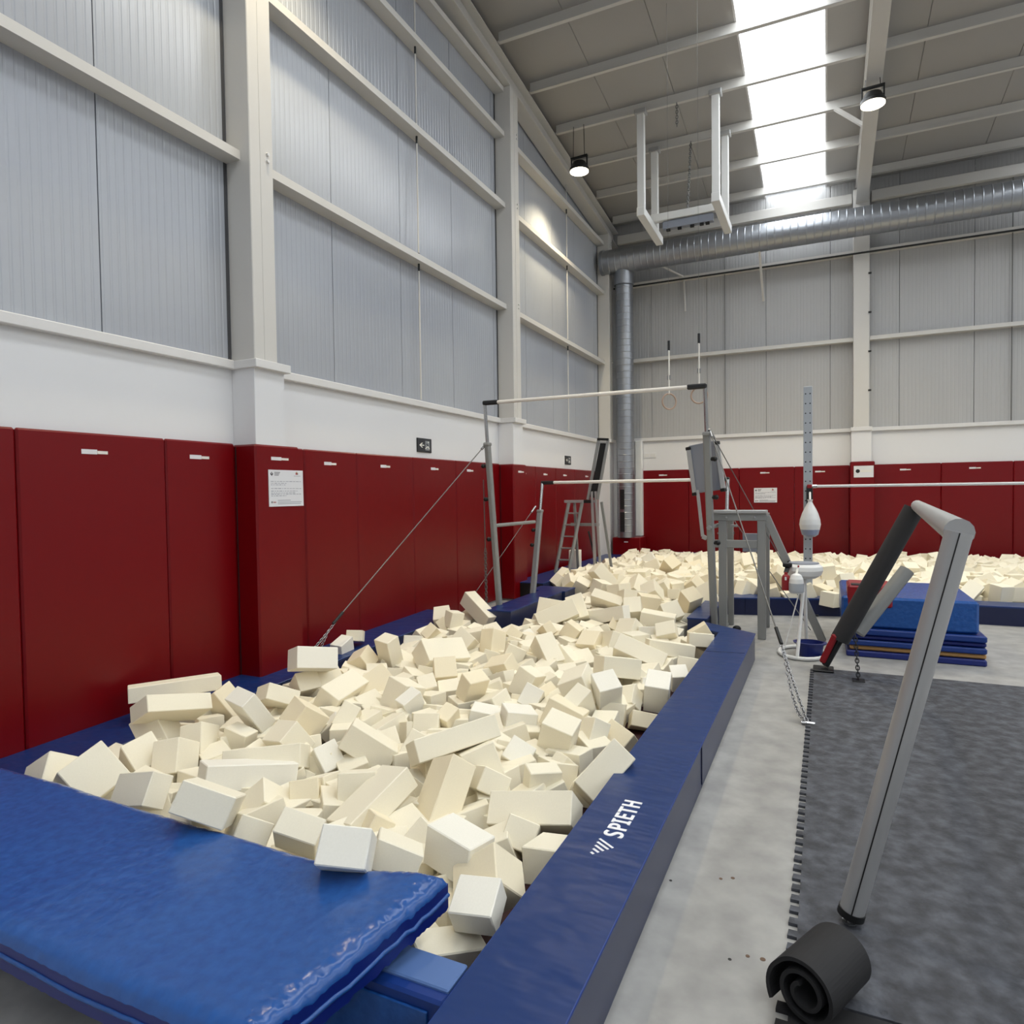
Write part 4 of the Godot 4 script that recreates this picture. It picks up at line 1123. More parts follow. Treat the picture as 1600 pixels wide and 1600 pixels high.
func blocks() -> void:
	# each foam block that can be told apart: where it lies, how it is turned, its edges, its tone
	B("flat cream foam slab, twenty-second from the side mat, fifth row past the crash mat", -3.930, 0.279, -3.035, Quaternion(-0.0534, 0.4630, 0.0328, 0.8842), 0.551, 0.099, 0.187, 0)
	B("tilted cream foam slab, fifteenth from the side mat, fourth row past the crash mat", -3.431, 0.328, -2.624, Quaternion(0.5877, 0.1249, 0.2267, 0.7666), 0.197, 0.377, 0.099, 0)
	B("tilted yellowed foam block, nineteenth from the side mat, fifth row past the crash mat", -3.571, 0.178, -3.128, Quaternion(0.2715, 0.7043, -0.5124, -0.4095), 0.229, 0.141, 0.180, 2)
	B("tilted whitish foam slab, eighteenth from the side mat, fifth row past the crash mat", -3.071, 0.288, -2.865, Quaternion(0.3094, -0.1045, -0.0172, 0.9450), 0.179, 0.255, 0.103, 1)
	B("flat cream foam block, twelfth from the side mat, fourth row past the crash mat", -3.033, 0.156, -2.746, Quaternion(0.5771, 0.4460, 0.4212, 0.5391), 0.139, 0.103, 0.156, 0)
	B("tilted cream foam block, thirteenth from the side mat, fourth row past the crash mat", -3.183, 0.164, -2.600, Quaternion(-0.5814, 0.0382, 0.7722, -0.2534), 0.169, 0.198, 0.134, 0)
	B("tilted cream foam cube, twelfth from the side mat, third row past the crash mat", -3.085, 0.176, -2.372, Quaternion(0.2037, -0.5123, 0.8343, 0.0071), 0.144, 0.189, 0.178, 0)
	B("tilted cream foam long block, twelfth from the side mat, second row past the crash mat", -2.631, 0.303, -1.853, Quaternion(-0.0526, 0.2774, 0.9540, -0.1014), 0.243, 0.138, 0.099, 0)
	B("tilted cream foam slab, third from the side mat, first row past the crash mat", -2.066, 0.417, -1.721, Quaternion(0.9283, -0.1317, -0.2664, 0.2237), 0.201, 0.115, 0.188, 0)
	B("flat whitish foam slab, tenth from the side mat, third row past the crash mat", -2.559, 0.189, -2.363, Quaternion(-0.1248, 0.4859, -0.0420, 0.8640), 0.424, 0.118, 0.202, 1)
	B("tilted cream foam slab, tenth from the side mat, fourth row past the crash mat", -2.616, 0.186, -2.543, Quaternion(0.9503, 0.0818, -0.2340, 0.1884), 0.392, 0.118, 0.197, 0)
	B("tilted cream foam cube, ninth from the side mat, third row past the crash mat", -2.345, 0.131, -2.246, Quaternion(-0.4084, -0.4159, 0.8104, 0.0595), 0.144, 0.135, 0.148, 0)
	B("tilted cream foam cube, tenth from the side mat, second row past the crash mat", -1.995, 0.271, -1.835, Quaternion(0.4724, 0.2687, 0.8245, 0.1575), 0.133, 0.098, 0.133, 0)
	B("tilted cream foam slab, ninth from the side mat, second row past the crash mat", -1.802, 0.270, -1.906, Quaternion(0.0641, 0.8708, -0.4249, -0.2389), 0.167, 0.099, 0.167, 0)
	B("tilted whitish foam block, second from the side mat, first row past the crash mat", -1.383, 0.414, -1.668, Quaternion(0.9199, 0.0106, -0.2315, 0.3164), 0.156, 0.118, 0.181, 1)
	B("tilted cream foam slab, sixth from the side mat, second row past the crash mat", -1.350, 0.297, -1.884, Quaternion(0.0614, 0.3066, 0.5366, 0.7838), 0.099, 0.167, 0.160, 0)
	B("flat whitish foam block, fourth from the side mat, second row past the crash mat", -1.219, 0.243, -2.092, Quaternion(0.4579, 0.4145, 0.5120, 0.5970), 0.148, 0.140, 0.216, 1)
	B("tilted yellowed foam cube, second from the side mat, second row past the crash mat", -1.059, 0.197, -2.019, Quaternion(0.1631, -0.2986, 0.9028, -0.2630), 0.192, 0.163, 0.142, 2)
	B("tilted whitish foam block, first from the side mat, second row past the crash mat", -1.016, 0.222, -1.860, Quaternion(-0.0656, 0.8425, -0.5331, -0.0408), 0.146, 0.134, 0.099, 1)
	B("tilted cream foam long block, first from the side mat, first row past the crash mat", -1.104, 0.089, -1.758, Quaternion(0.4078, 0.3092, 0.4006, 0.7600), 0.144, 0.279, 0.099, 0)
	B("tilted cream foam cube, third from the side mat, second row past the crash mat", -1.204, 0.095, -1.933, Quaternion(0.2484, -0.5781, 0.7479, -0.2115), 0.108, 0.108, 0.098, 0)
	B("tilted cream foam long block, first from the side mat, fourth row past the crash mat", -1.124, 0.174, -2.579, Quaternion(-0.0828, 0.9264, -0.3665, -0.0257), 0.370, 0.140, 0.169, 0)
	B("tilted cream foam long block, second from the side mat, third row past the crash mat", -1.139, 0.125, -2.470, Quaternion(0.9370, -0.1019, -0.1175, 0.3129), 0.132, 0.118, 0.201, 0)
	B("flat cream foam cube, first from the side mat, third row past the crash mat", -0.944, 0.147, -2.326, Quaternion(0.4539, 0.4756, -0.4729, 0.5867), 0.174, 0.166, 0.134, 0)
	B("tilted yellowed foam long block, fifth from the side mat, fourth row past the crash mat", -1.566, 0.186, -2.551, Quaternion(-0.1031, -0.3644, 0.8862, -0.2669), 0.186, 0.135, 0.314, 2)
	B("tilted cream foam cube, second from the side mat, fourth row past the crash mat", -1.435, 0.183, -2.757, Quaternion(0.3494, 0.2523, 0.8831, 0.1857), 0.146, 0.109, 0.146, 0)
	B("flat whitish foam long block, third from the side mat, fourth row past the crash mat", -1.471, 0.041, -2.615, Quaternion(-0.1397, 0.1017, 0.9849, -0.0068), 0.199, 0.099, 0.100, 1)
	B("tilted cream foam long block, third from the side mat, third row past the crash mat", -1.460, 0.151, -2.252, Quaternion(0.4766, -0.3577, 0.7777, -0.2003), 0.101, 0.156, 0.099, 0)
	B("tilted yellowed foam cube, fourth from the side mat, third row past the crash mat", -1.719, 0.144, -2.250, Quaternion(0.4286, 0.1915, 0.8485, 0.2443), 0.103, 0.119, 0.119, 2)
	B("tilted cream foam slab, sixth from the side mat, third row past the crash mat", -1.820, 0.183, -2.375, Quaternion(0.0002, 0.8112, -0.5486, 0.2028), 0.204, 0.350, 0.107, 0)
	B("tilted cream foam cube, sixth from the side mat, fourth row past the crash mat", -1.988, 0.173, -2.500, Quaternion(0.9579, 0.0478, -0.2395, 0.1508), 0.176, 0.141, 0.188, 0)
	B("tilted yellowed foam block, eighth from the side mat, third row past the crash mat", -2.232, 0.127, -2.408, Quaternion(0.9211, 0.1061, -0.2971, 0.2282), 0.133, 0.124, 0.185, 2)
	B("upright cream foam block, seventh from the side mat, third row past the crash mat", -2.142, 0.065, -2.412, Quaternion(0.6790, -0.0208, 0.7338, -0.0043), 0.127, 0.167, 0.099, 0)
	B("tilted whitish foam cube, eighth from the side mat, fourth row past the crash mat", -2.412, 0.131, -2.763, Quaternion(0.3851, 0.7600, -0.4939, -0.1737), 0.146, 0.125, 0.153, 1)
	B("tilted whitish foam block, ninth from the side mat, sixth row past the crash mat", -2.788, 0.092, -3.250, Quaternion(0.3973, 0.8542, -0.1050, -0.3187), 0.099, 0.136, 0.151, 1)
	B("tilted cream foam long block, twelfth from the side mat, fifth row past the crash mat", -2.240, 0.187, -2.903, Quaternion(-0.3959, -0.3847, 0.7878, -0.2733), 0.190, 0.288, 0.139, 0)
	B("tilted cream foam block, eighth from the side mat, sixth row past the crash mat", -2.708, 0.147, -3.290, Quaternion(0.9016, -0.1587, -0.2223, 0.3355), 0.116, 0.160, 0.189, 0)
	B("tilted cream foam long block, fourteenth from the side mat, seventh row past the crash mat", -3.022, 0.183, -3.616, Quaternion(0.1548, 0.6998, -0.6583, -0.2301), 0.162, 0.366, 0.170, 0)
	B("tilted yellowed foam cube, fifteenth from the side mat, fifth row past the crash mat", -2.793, 0.230, -3.011, Quaternion(0.3047, 0.4494, 0.3377, 0.7689), 0.156, 0.194, 0.166, 2)
	B("tilted cream foam cube, eleventh from the side mat, fourth row past the crash mat", -2.720, 0.175, -2.803, Quaternion(-0.0787, -0.2840, 0.9503, -0.1001), 0.180, 0.183, 0.146, 0)
	B("tilted cream foam slab, tenth from the side mat, sixth row past the crash mat", -3.205, 0.250, -3.215, Quaternion(0.4850, -0.0025, 0.2140, 0.8479), 0.156, 0.226, 0.105, 0)
	B("tilted cream foam cube, seventeenth from the side mat, seventh row past the crash mat", -3.428, 0.162, -3.707, Quaternion(0.7930, 0.1892, -0.4999, 0.2925), 0.163, 0.146, 0.184, 0)
	B("tilted whitish foam long block, fifteenth from the side mat, seventh row past the crash mat", -3.345, 0.368, -3.704, Quaternion(0.5332, 0.1888, 0.8246, -0.0100), 0.306, 0.153, 0.174, 1)
	B("tilted whitish foam slab, seventh from the side mat, sixth row before the high bar", -3.920, 0.168, -4.720, Quaternion(-0.6682, -0.0606, 0.7273, 0.1445), 0.187, 0.181, 0.120, 1)
	B("flat cream foam slab, seventh from the side mat, fifth row before the high bar", -3.941, 0.242, -4.933, Quaternion(0.9541, 0.0063, -0.2713, 0.1270), 0.149, 0.099, 0.185, 0)
	B("tilted yellowed foam cube, ninth from the side mat, ninth row past the crash mat", -3.471, 0.172, -4.426, Quaternion(-0.6335, -0.3007, 0.7127, -0.0187), 0.174, 0.154, 0.174, 2)
	B("tilted cream foam long block, sixth from the side mat, sixth row before the high bar", -3.288, 0.254, -4.544, Quaternion(0.5367, 0.3420, 0.6103, 0.4718), 0.236, 0.132, 0.157, 0)
	B("tilted cream foam long block, fourth from the side mat, sixth row before the high bar", -2.867, 0.218, -4.686, Quaternion(0.7655, 0.1673, -0.5116, 0.3525), 0.406, 0.210, 0.188, 0)
	B("tilted yellowed foam cube, eighth from the side mat, ninth row past the crash mat", -2.621, 0.203, -4.332, Quaternion(0.3967, 0.2861, -0.1183, 0.8642), 0.169, 0.133, 0.169, 2)
	B("tilted cream foam cube, ninth from the side mat, eighth row past the crash mat", -2.608, 0.137, -4.069, Quaternion(-0.2547, 0.8113, -0.4672, -0.2421), 0.127, 0.150, 0.150, 0)
	B("tilted whitish foam long block, tenth from the side mat, seventh row past the crash mat", -2.458, 0.132, -3.652, Quaternion(0.5387, -0.2150, 0.8027, -0.1384), 0.146, 0.253, 0.099, 1)
	B("tilted yellowed foam block, seventh from the side mat, eighth row past the crash mat", -2.165, 0.239, -3.935, Quaternion(0.5042, 0.2161, 0.4952, 0.6737), 0.184, 0.164, 0.117, 2)
	B("tilted cream foam slab, seventh from the side mat, sixth row past the crash mat", -2.543, 0.073, -3.450, Quaternion(0.1848, -0.0205, 0.6799, 0.7093), 0.099, 0.290, 0.157, 0)
	B("tilted yellowed foam long block, fifth from the side mat, sixth row past the crash mat", -2.113, 0.098, -3.534, Quaternion(0.6157, -0.2631, 0.7365, -0.0958), 0.123, 0.304, 0.099, 2)
	B("tilted cream foam block, sixth from the side mat, sixth row past the crash mat", -2.188, 0.143, -3.411, Quaternion(0.9553, 0.0501, -0.1809, 0.2282), 0.155, 0.117, 0.179, 0)
	B("tilted cream foam slab, eighth from the side mat, fifth row past the crash mat", -1.696, 0.307, -2.875, Quaternion(0.1670, 0.4220, 0.7316, 0.5088), 0.113, 0.439, 0.180, 0)
	B("tilted cream foam block, tenth from the side mat, fifth row past the crash mat", -2.051, 0.139, -3.075, Quaternion(0.9132, -0.1705, -0.1843, 0.3209), 0.130, 0.142, 0.191, 0)
	B("flat whitish foam slab, seventh from the side mat, seventh row past the crash mat", -1.937, 0.151, -3.677, Quaternion(-0.4424, -0.5266, 0.6247, -0.3698), 0.178, 0.178, 0.099, 1)
	B("flat whitish foam block, sixth from the side mat, seventh row past the crash mat", -1.703, 0.168, -3.668, Quaternion(-0.3432, -0.5842, 0.6833, -0.2721), 0.178, 0.192, 0.124, 1)
	B("tilted cream foam block, fifth from the side mat, seventh row past the crash mat", -1.630, 0.109, -3.653, Quaternion(-0.3758, -0.6322, 0.6600, -0.1537), 0.182, 0.125, 0.103, 0)
	B("tilted cream foam cube, first from the side mat, sixth row past the crash mat", -1.331, 0.215, -3.398, Quaternion(0.1041, -0.0847, 0.5877, 0.7979), 0.181, 0.181, 0.159, 0)
	B("tilted yellowed foam cube, fourth from the side mat, seventh row past the crash mat", -1.434, 0.189, -3.755, Quaternion(0.9773, -0.1895, -0.0419, 0.0849), 0.228, 0.163, 0.184, 2)
	B("tilted cream foam long block, fourth from the side mat, eighth row past the crash mat", -1.404, 0.154, -3.973, Quaternion(0.5132, -0.2901, 0.7913, -0.1622), 0.162, 0.355, 0.112, 0)
	B("tilted cream foam slab, second from the side mat, seventh row past the crash mat", -1.222, 0.148, -3.636, Quaternion(0.8747, -0.1681, -0.3887, 0.2357), 0.112, 0.166, 0.166, 0)
	B("tilted whitish foam cube, second from the side mat, eighth row past the crash mat", -1.302, 0.255, -4.177, Quaternion(0.4099, 0.0447, 0.6417, 0.6467), 0.166, 0.155, 0.169, 1)
	B("flat cream foam long block, second from the side mat, sixth row before the high bar", -1.386, 0.260, -4.719, Quaternion(0.1763, 0.3248, 0.6198, 0.6923), 0.145, 0.301, 0.181, 0)
	B("tilted cream foam slab, first from the side mat, fifth row past the crash mat", -0.966, 0.197, -3.041, Quaternion(0.8926, -0.3150, -0.0769, 0.3134), 0.136, 0.278, 0.216, 0)
	B("upright cream foam slab, third from the side mat, fifth row past the crash mat", -1.230, 0.154, -2.904, Quaternion(0.3508, -0.0480, 0.9331, 0.0633), 0.160, 0.170, 0.099, 0)
	B("tilted cream foam cube, fourth from the side mat, fifth row past the crash mat", -1.233, 0.131, -3.186, Quaternion(0.8157, -0.3372, -0.4366, 0.1740), 0.099, 0.099, 0.099, 0)
	B("tilted whitish foam cube, third from the side mat, sixth row past the crash mat", -1.494, 0.132, -3.202, Quaternion(0.1915, 0.8837, -0.4026, -0.1425), 0.141, 0.132, 0.165, 1)
	B("tilted whitish foam block, sixth from the side mat, eighth row past the crash mat", -1.812, 0.145, -4.113, Quaternion(0.9349, -0.1857, -0.1145, 0.2800), 0.131, 0.149, 0.191, 1)
	B("tilted cream foam cube, fourth from the side mat, ninth row past the crash mat", -1.943, 0.180, -4.340, Quaternion(-0.1889, -0.6214, 0.7508, 0.1209), 0.148, 0.181, 0.202, 0)
	B("tilted yellowed foam block, third from the side mat, sixth row before the high bar", -2.327, 0.166, -4.705, Quaternion(0.1044, -0.1527, 0.7938, 0.5793), 0.140, 0.209, 0.158, 2)
	B("tilted cream foam block, third from the side mat, fifth row before the high bar", -2.123, 0.196, -5.166, Quaternion(0.4589, 0.7503, -0.4732, -0.0502), 0.275, 0.161, 0.192, 0)
	B("tilted yellowed foam block, fifth from the side mat, fourth row before the high bar", -2.715, 0.184, -5.317, Quaternion(0.7774, -0.0959, -0.5935, 0.1852), 0.181, 0.255, 0.151, 2)
	B("tilted cream foam cube, fourth from the side mat, fifth row before the high bar", -2.413, 0.165, -5.123, Quaternion(0.9452, -0.1933, -0.2240, 0.1378), 0.165, 0.145, 0.187, 0)
	B("tilted yellowed foam block, fifth from the side mat, third row before the high bar", -2.775, 0.131, -5.919, Quaternion(0.2527, 0.9137, -0.3034, -0.0961), 0.144, 0.107, 0.186, 2)
	B("tilted cream foam slab, fourth from the side mat, first row before the high bar", -2.600, 0.235, -6.613, Quaternion(0.0283, 0.2433, 0.8273, 0.5055), 0.188, 0.438, 0.127, 0)
	B("tilted cream foam long block, seventh from the side mat, first row behind the high bar", -2.697, 0.257, -6.791, Quaternion(0.9802, -0.0528, -0.0920, 0.1670), 0.348, 0.195, 0.211, 0)
	B("tilted yellowed foam long block, seventh from the side mat, second row before the high bar", -2.512, 0.163, -6.077, Quaternion(-0.3717, -0.1178, 0.8764, -0.2825), 0.339, 0.129, 0.099, 2)
	B("tilted yellowed foam cube, fifth from the side mat, second row before the high bar", -2.231, 0.199, -6.053, Quaternion(0.9539, -0.2941, -0.0471, 0.0378), 0.159, 0.150, 0.184, 2)
	B("tilted yellowed foam cube, third from the side mat, third row before the high bar", -1.928, 0.178, -5.714, Quaternion(0.0066, 0.8686, -0.4921, 0.0581), 0.181, 0.188, 0.146, 2)
	B("tilted cream foam long block, second from the side mat, fourth row before the high bar", -1.387, 0.196, -5.374, Quaternion(0.7671, 0.5377, -0.3026, 0.1758), 0.149, 0.414, 0.191, 0)
	B("flat cream foam long block, first from the side mat, third row before the high bar", -1.196, 0.211, -5.633, Quaternion(0.2167, 0.0777, 0.9712, 0.0623), 0.389, 0.116, 0.169, 0)
	B("flat cream foam block, first from the side mat, second row before the high bar", -1.010, 0.219, -6.034, Quaternion(0.1461, 0.0908, 0.9849, 0.0183), 0.214, 0.117, 0.157, 0)
	B("tilted cream foam block, first from the side mat, fourth row before the high bar", -0.976, 0.154, -5.307, Quaternion(0.9819, -0.0347, -0.0108, 0.1861), 0.157, 0.132, 0.209, 0)
	B("tilted whitish foam cube, first from the side mat, ninth row past the crash mat", -1.032, 0.191, -4.465, Quaternion(0.0003, 0.8262, -0.5573, -0.0824), 0.161, 0.188, 0.213, 1)
	B("tilted whitish foam cube, first from the side mat, fifth row before the high bar", -1.010, 0.127, -5.072, Quaternion(0.9538, -0.0225, -0.2050, -0.2185), 0.130, 0.144, 0.144, 1)
	B("tilted cream foam block, second from the side mat, ninth row past the crash mat", -1.215, 0.135, -4.378, Quaternion(0.2070, -0.2586, 0.7949, 0.5084), 0.112, 0.161, 0.147, 0)
	B("tilted yellowed foam slab, first from the side mat, eighth row past the crash mat", -1.055, 0.062, -4.193, Quaternion(0.4043, -0.2624, 0.4930, 0.7243), 0.157, 0.185, 0.099, 2)
	B("tilted cream foam long block, first from the duct corner, thirteenth row from the end wall", -3.551, 0.208, -9.428, Quaternion(0.5284, -0.2255, 0.7894, -0.2164), 0.168, 0.395, 0.131, 0)
	B("tilted cream foam long block, eighth from the side mat, first row behind the high bar", -3.568, 0.223, -6.664, Quaternion(0.3080, 0.6901, -0.6502, -0.0791), 0.473, 0.158, 0.169, 0)
	B("flat cream foam cube, ninth from the side mat, second row before the high bar", -3.513, 0.236, -6.000, Quaternion(0.5289, -0.0120, 0.8417, 0.1081), 0.158, 0.164, 0.130, 0)
	B("tilted yellowed foam slab, eleventh from the side mat, second row before the high bar", -3.633, 0.146, -6.000, Quaternion(0.3933, 0.8662, -0.2762, -0.1372), 0.163, 0.106, 0.184, 2)
	B("tilted yellowed foam slab, sixth from the side mat, third row before the high bar", -3.508, 0.151, -5.581, Quaternion(0.4749, -0.4490, 0.7360, -0.1769), 0.147, 0.272, 0.099, 2)
	B("flat whitish foam block, seventh from the side mat, fourth row before the high bar", -3.528, 0.146, -5.262, Quaternion(0.9690, 0.0091, -0.2072, 0.1340), 0.153, 0.124, 0.186, 1)
	B("tilted cream foam long block, third from the side mat, third row behind the high bar", -2.365, 0.228, -7.677, Quaternion(0.9363, -0.1181, 0.0507, -0.3268), 0.387, 0.194, 0.132, 0)
	B("flat cream foam long block, first from the side mat, first row behind the high bar", -1.563, 0.226, -6.811, Quaternion(0.9955, -0.0729, -0.0564, -0.0242), 0.346, 0.134, 0.189, 0)
	B("flat whitish foam long block, fourth from the side mat, first row behind the high bar", -2.080, 0.240, -6.797, Quaternion(-0.2598, 0.0565, 0.9578, -0.1088), 0.543, 0.143, 0.100, 1)
	B("flat cream foam block, sixth from the duct corner, fifteenth row from the end wall", -1.769, 0.196, -8.694, Quaternion(0.9931, 0.0459, -0.0007, 0.1076), 0.161, 0.133, 0.199, 0)
	B("tilted cream foam block, third from the side mat, second row before the high bar", -1.358, 0.215, -6.277, Quaternion(0.3223, -0.1906, 0.7225, 0.5811), 0.130, 0.184, 0.154, 0)
	B("flat cream foam slab, fourth from the side mat, second row before the high bar", -1.608, 0.175, -6.076, Quaternion(-0.2512, -0.6576, 0.6670, -0.2440), 0.183, 0.196, 0.099, 0)
	B("tilted cream foam long block, eleventh from the side mat, second row past the crash mat", -2.222, 0.240, -1.814, Quaternion(0.8603, -0.3159, -0.3983, 0.0386), 0.190, 0.176, 0.360, 0)
	B("tilted cream foam cube, fifteenth from the side mat, second row past the crash mat", -3.253, 0.240, -1.854, Quaternion(0.1694, 0.7040, 0.4775, 0.4977), 0.175, 0.171, 0.201, 0)
	B("tilted cream foam cube, fifth from the side mat, eighth row past the crash mat", -1.499, 0.240, -4.208, Quaternion(0.8297, -0.5475, -0.1048, -0.0305), 0.205, 0.185, 0.236, 0)
	B("tilted cream foam cube, thirteenth from the side mat, third row past the crash mat", -3.266, 0.170, -2.317, Quaternion(0.3114, 0.7636, -0.5247, -0.2114), 0.175, 0.160, 0.175, 0)
	B("tilted cream foam block, first from the side mat, fourth row behind the high bar", -2.092, 0.250, -7.774, Quaternion(0.6915, -0.5690, 0.3934, -0.2080), 0.205, 0.202, 0.300, 0)
	B("tilted cream foam block, third from the side mat, fourth row before the high bar", -2.033, 0.070, -5.238, Quaternion(-0.6269, -0.1600, 0.6273, -0.4335), 0.205, 0.196, 0.300, 0)
	B("tilted cream foam block, ninth from the side mat, fourth row past the crash mat", -2.546, 0.020, -2.653, Quaternion(0.8803, -0.1697, -0.3039, 0.3223), 0.152, 0.161, 0.240, 0)
	B("tilted cream foam long block, sixth from the side mat, second row before the high bar", -2.430, 0.070, -6.211, Quaternion(-0.1279, -0.2718, 0.0747, 0.9509), 0.175, 0.163, 0.300, 0)
	B("tilted cream foam cube, seventh from the side mat, fifth row past the crash mat", -1.552, 0.210, -2.879, Quaternion(0.9142, 0.1799, -0.3558, 0.0730), 0.175, 0.171, 0.175, 0)
	B("tilted cream foam cube, twelfth from the side mat, seventh row past the crash mat", -2.826, 0.070, -3.674, Quaternion(0.1063, -0.1320, -0.2374, 0.9565), 0.175, 0.187, 0.175, 0)
	B("tilted yellowed foam cube, sixth from the side mat, first row behind the high bar", -2.585, 0.070, -6.820, Quaternion(0.4297, -0.0048, 0.1400, 0.8920), 0.175, 0.168, 0.175, 2)
	B("tilted cream foam long block, fifth from the side mat, sixth row before the high bar", -3.232, 0.070, -4.677, Quaternion(0.2241, 0.6759, -0.0227, 0.7018), 0.190, 0.192, 0.300, 0)
	B("tilted cream foam cube, fourth from the side mat, sixth row past the crash mat", -1.697, 0.070, -3.298, Quaternion(-0.1756, -0.6378, 0.7494, 0.0298), 0.190, 0.199, 0.218, 0)
	B("upright cream foam long block, sixth from the side mat, fourth row before the high bar", -2.943, 0.130, -5.443, Quaternion(-0.2094, 0.7022, -0.6738, -0.0950), 0.190, 0.187, 0.300, 0)
	B("flat cream foam long block, second from the side mat, second row behind the high bar", -2.387, 0.070, -7.032, Quaternion(-0.0275, -0.0676, 0.6087, 0.7900), 0.175, 0.191, 0.360, 0)
	B("tilted whitish foam cube, first from the side mat, sixth row before the high bar", -1.199, 0.070, -4.803, Quaternion(0.3349, 0.2416, 0.9024, 0.1233), 0.175, 0.155, 0.201, 1)
	B("tilted cream foam block, fourteenth from the side mat, second row past the crash mat", -3.091, 0.240, -1.925, Quaternion(-0.4642, 0.3466, -0.2853, 0.7635), 0.205, 0.207, 0.300, 0)
	B("tilted cream foam cube, sixteenth from the side mat, seventh row past the crash mat", -3.393, 0.170, -3.864, Quaternion(-0.1329, -0.1705, 0.8769, 0.4293), 0.190, 0.194, 0.218, 0)
	B("tilted yellowed foam long block, thirteenth from the side mat, seventh row past the crash mat", -2.960, 0.130, -3.851, Quaternion(-0.1552, -0.3279, 0.8710, 0.3314), 0.205, 0.188, 0.360, 2)
	B("tilted cream foam long block, second from the side mat, second row before the high bar", -1.013, 0.070, -6.156, Quaternion(0.8247, -0.0035, -0.5337, -0.1869), 0.205, 0.201, 0.360, 0)
	B("tilted cream foam long block, fifth from the side mat, third row past the crash mat", -1.766, 0.070, -2.454, Quaternion(0.8201, -0.4242, 0.3790, 0.0618), 0.175, 0.191, 0.300, 0)
	B("tilted cream foam cube, twentieth from the side mat, fifth row past the crash mat", -3.694, 0.020, -3.154, Quaternion(-0.1998, -0.2987, 0.5195, 0.7752), 0.140, 0.141, 0.140, 0)
	B("tilted cream foam cube, fourteenth from the side mat, fourth row past the crash mat", -3.220, 0.020, -2.830, Quaternion(0.1300, 0.8331, -0.4374, -0.3126), 0.152, 0.148, 0.152, 0)
	B("tilted cream foam cube, fourth from the duct corner, fifteenth row from the end wall", -1.952, 0.250, -8.796, Quaternion(-0.5160, 0.3988, -0.3291, 0.6830), 0.205, 0.176, 0.205, 0)
	B("tilted cream foam cube, tenth from the side mat, second row before the high bar", -3.632, 0.020, -6.153, Quaternion(0.8089, -0.1189, 0.5502, -0.1699), 0.152, 0.158, 0.152, 0)
	B("tilted yellowed foam cube, seventh from the side mat, second row past the crash mat", -1.446, 0.170, -1.886, Quaternion(0.0316, 0.7283, -0.5303, -0.4328), 0.190, 0.188, 0.190, 2)
	B("tilted cream foam cube, eleventh from the side mat, seventh row past the crash mat", -2.611, 0.170, -3.753, Quaternion(-0.0164, 0.5940, -0.1844, 0.7829), 0.190, 0.209, 0.190, 0)
	B("flat whitish foam cube, second from the side mat, first row before the high bar", -1.560, 0.130, -6.379, Quaternion(0.4835, -0.4188, 0.5485, 0.5384), 0.175, 0.152, 0.201, 1)
	B("tilted yellowed foam cube, first from the side mat, seventh row past the crash mat", -1.097, 0.070, -3.727, Quaternion(0.8831, -0.0181, 0.2750, -0.3798), 0.190, 0.162, 0.190, 2)
	B("tilted yellowed foam long block, first from the side mat, third row behind the high bar", -1.412, 0.250, -7.709, Quaternion(-0.4416, -0.0585, -0.4129, 0.7944), 0.190, 0.182, 0.360, 2)
	B("tilted whitish foam long block, fifth from the duct corner, fifteenth row from the end wall", -1.790, 0.070, -8.835, Quaternion(-0.0385, -0.0874, -0.7997, 0.5928), 0.175, 0.182, 0.300, 1)
	B("tilted yellowed foam cube, ninth from the side mat, fifth row past the crash mat", -1.805, 0.130, -2.874, Quaternion(0.8337, -0.4451, 0.3267, -0.0117), 0.175, 0.177, 0.201, 2)
	B("tilted yellowed foam cube, ninth from the side mat, seventh row past the crash mat", -2.246, 0.020, -3.917, Quaternion(-0.2677, 0.3398, 0.1778, 0.8839), 0.164, 0.167, 0.189, 2)
	B("tilted cream foam long block, tenth from the duct corner, fourteenth row from the end wall", -0.309, 0.250, -8.911, Quaternion(0.5467, -0.2630, -0.4979, 0.6197), 0.190, 0.169, 0.360, 0)
	B("tilted cream foam long block, sixteenth from the side mat, fourth row past the crash mat", -3.484, 0.130, -2.604, Quaternion(-0.5479, 0.4396, 0.6901, 0.1742), 0.190, 0.162, 0.360, 0)
	B("tilted cream foam cube, ninth from the side mat, first row behind the high bar", -3.758, 0.070, -6.783, Quaternion(-0.4805, 0.7220, -0.3619, -0.3419), 0.175, 0.188, 0.175, 0)
	B("tilted cream foam long block, second from the side mat, fifth row behind the high bar", -1.258, 0.250, -8.202, Quaternion(-0.2162, 0.8774, 0.3893, -0.1786), 0.190, 0.165, 0.360, 0)
	B("tilted cream foam cube, sixth from the side mat, ninth row past the crash mat", -2.230, 0.070, -4.299, Quaternion(0.7655, 0.0634, -0.1936, 0.6103), 0.164, 0.150, 0.164, 0)
	B("tilted cream foam cube, second from the duct corner, fifteenth row from the end wall", -2.727, 0.250, -8.573, Quaternion(0.7749, 0.5683, 0.1467, 0.2347), 0.190, 0.207, 0.218, 0)
	B("tilted cream foam long block, ninth from the duct corner, fifteenth row from the end wall", 1.067, 0.250, -8.594, Quaternion(-0.2182, 0.8441, -0.1169, 0.4757), 0.175, 0.179, 0.300, 0)
	B("tilted cream foam long block, second from the side mat, first row behind the high bar", -1.836, 0.250, -6.901, Quaternion(-0.2066, 0.3049, 0.7144, 0.5949), 0.190, 0.179, 0.360, 0)
	B("tilted cream foam cube, seventh from the side mat, ninth row past the crash mat", -2.593, 0.070, -4.387, Quaternion(0.1370, 0.0305, -0.2701, 0.9525), 0.140, 0.141, 0.140, 0)
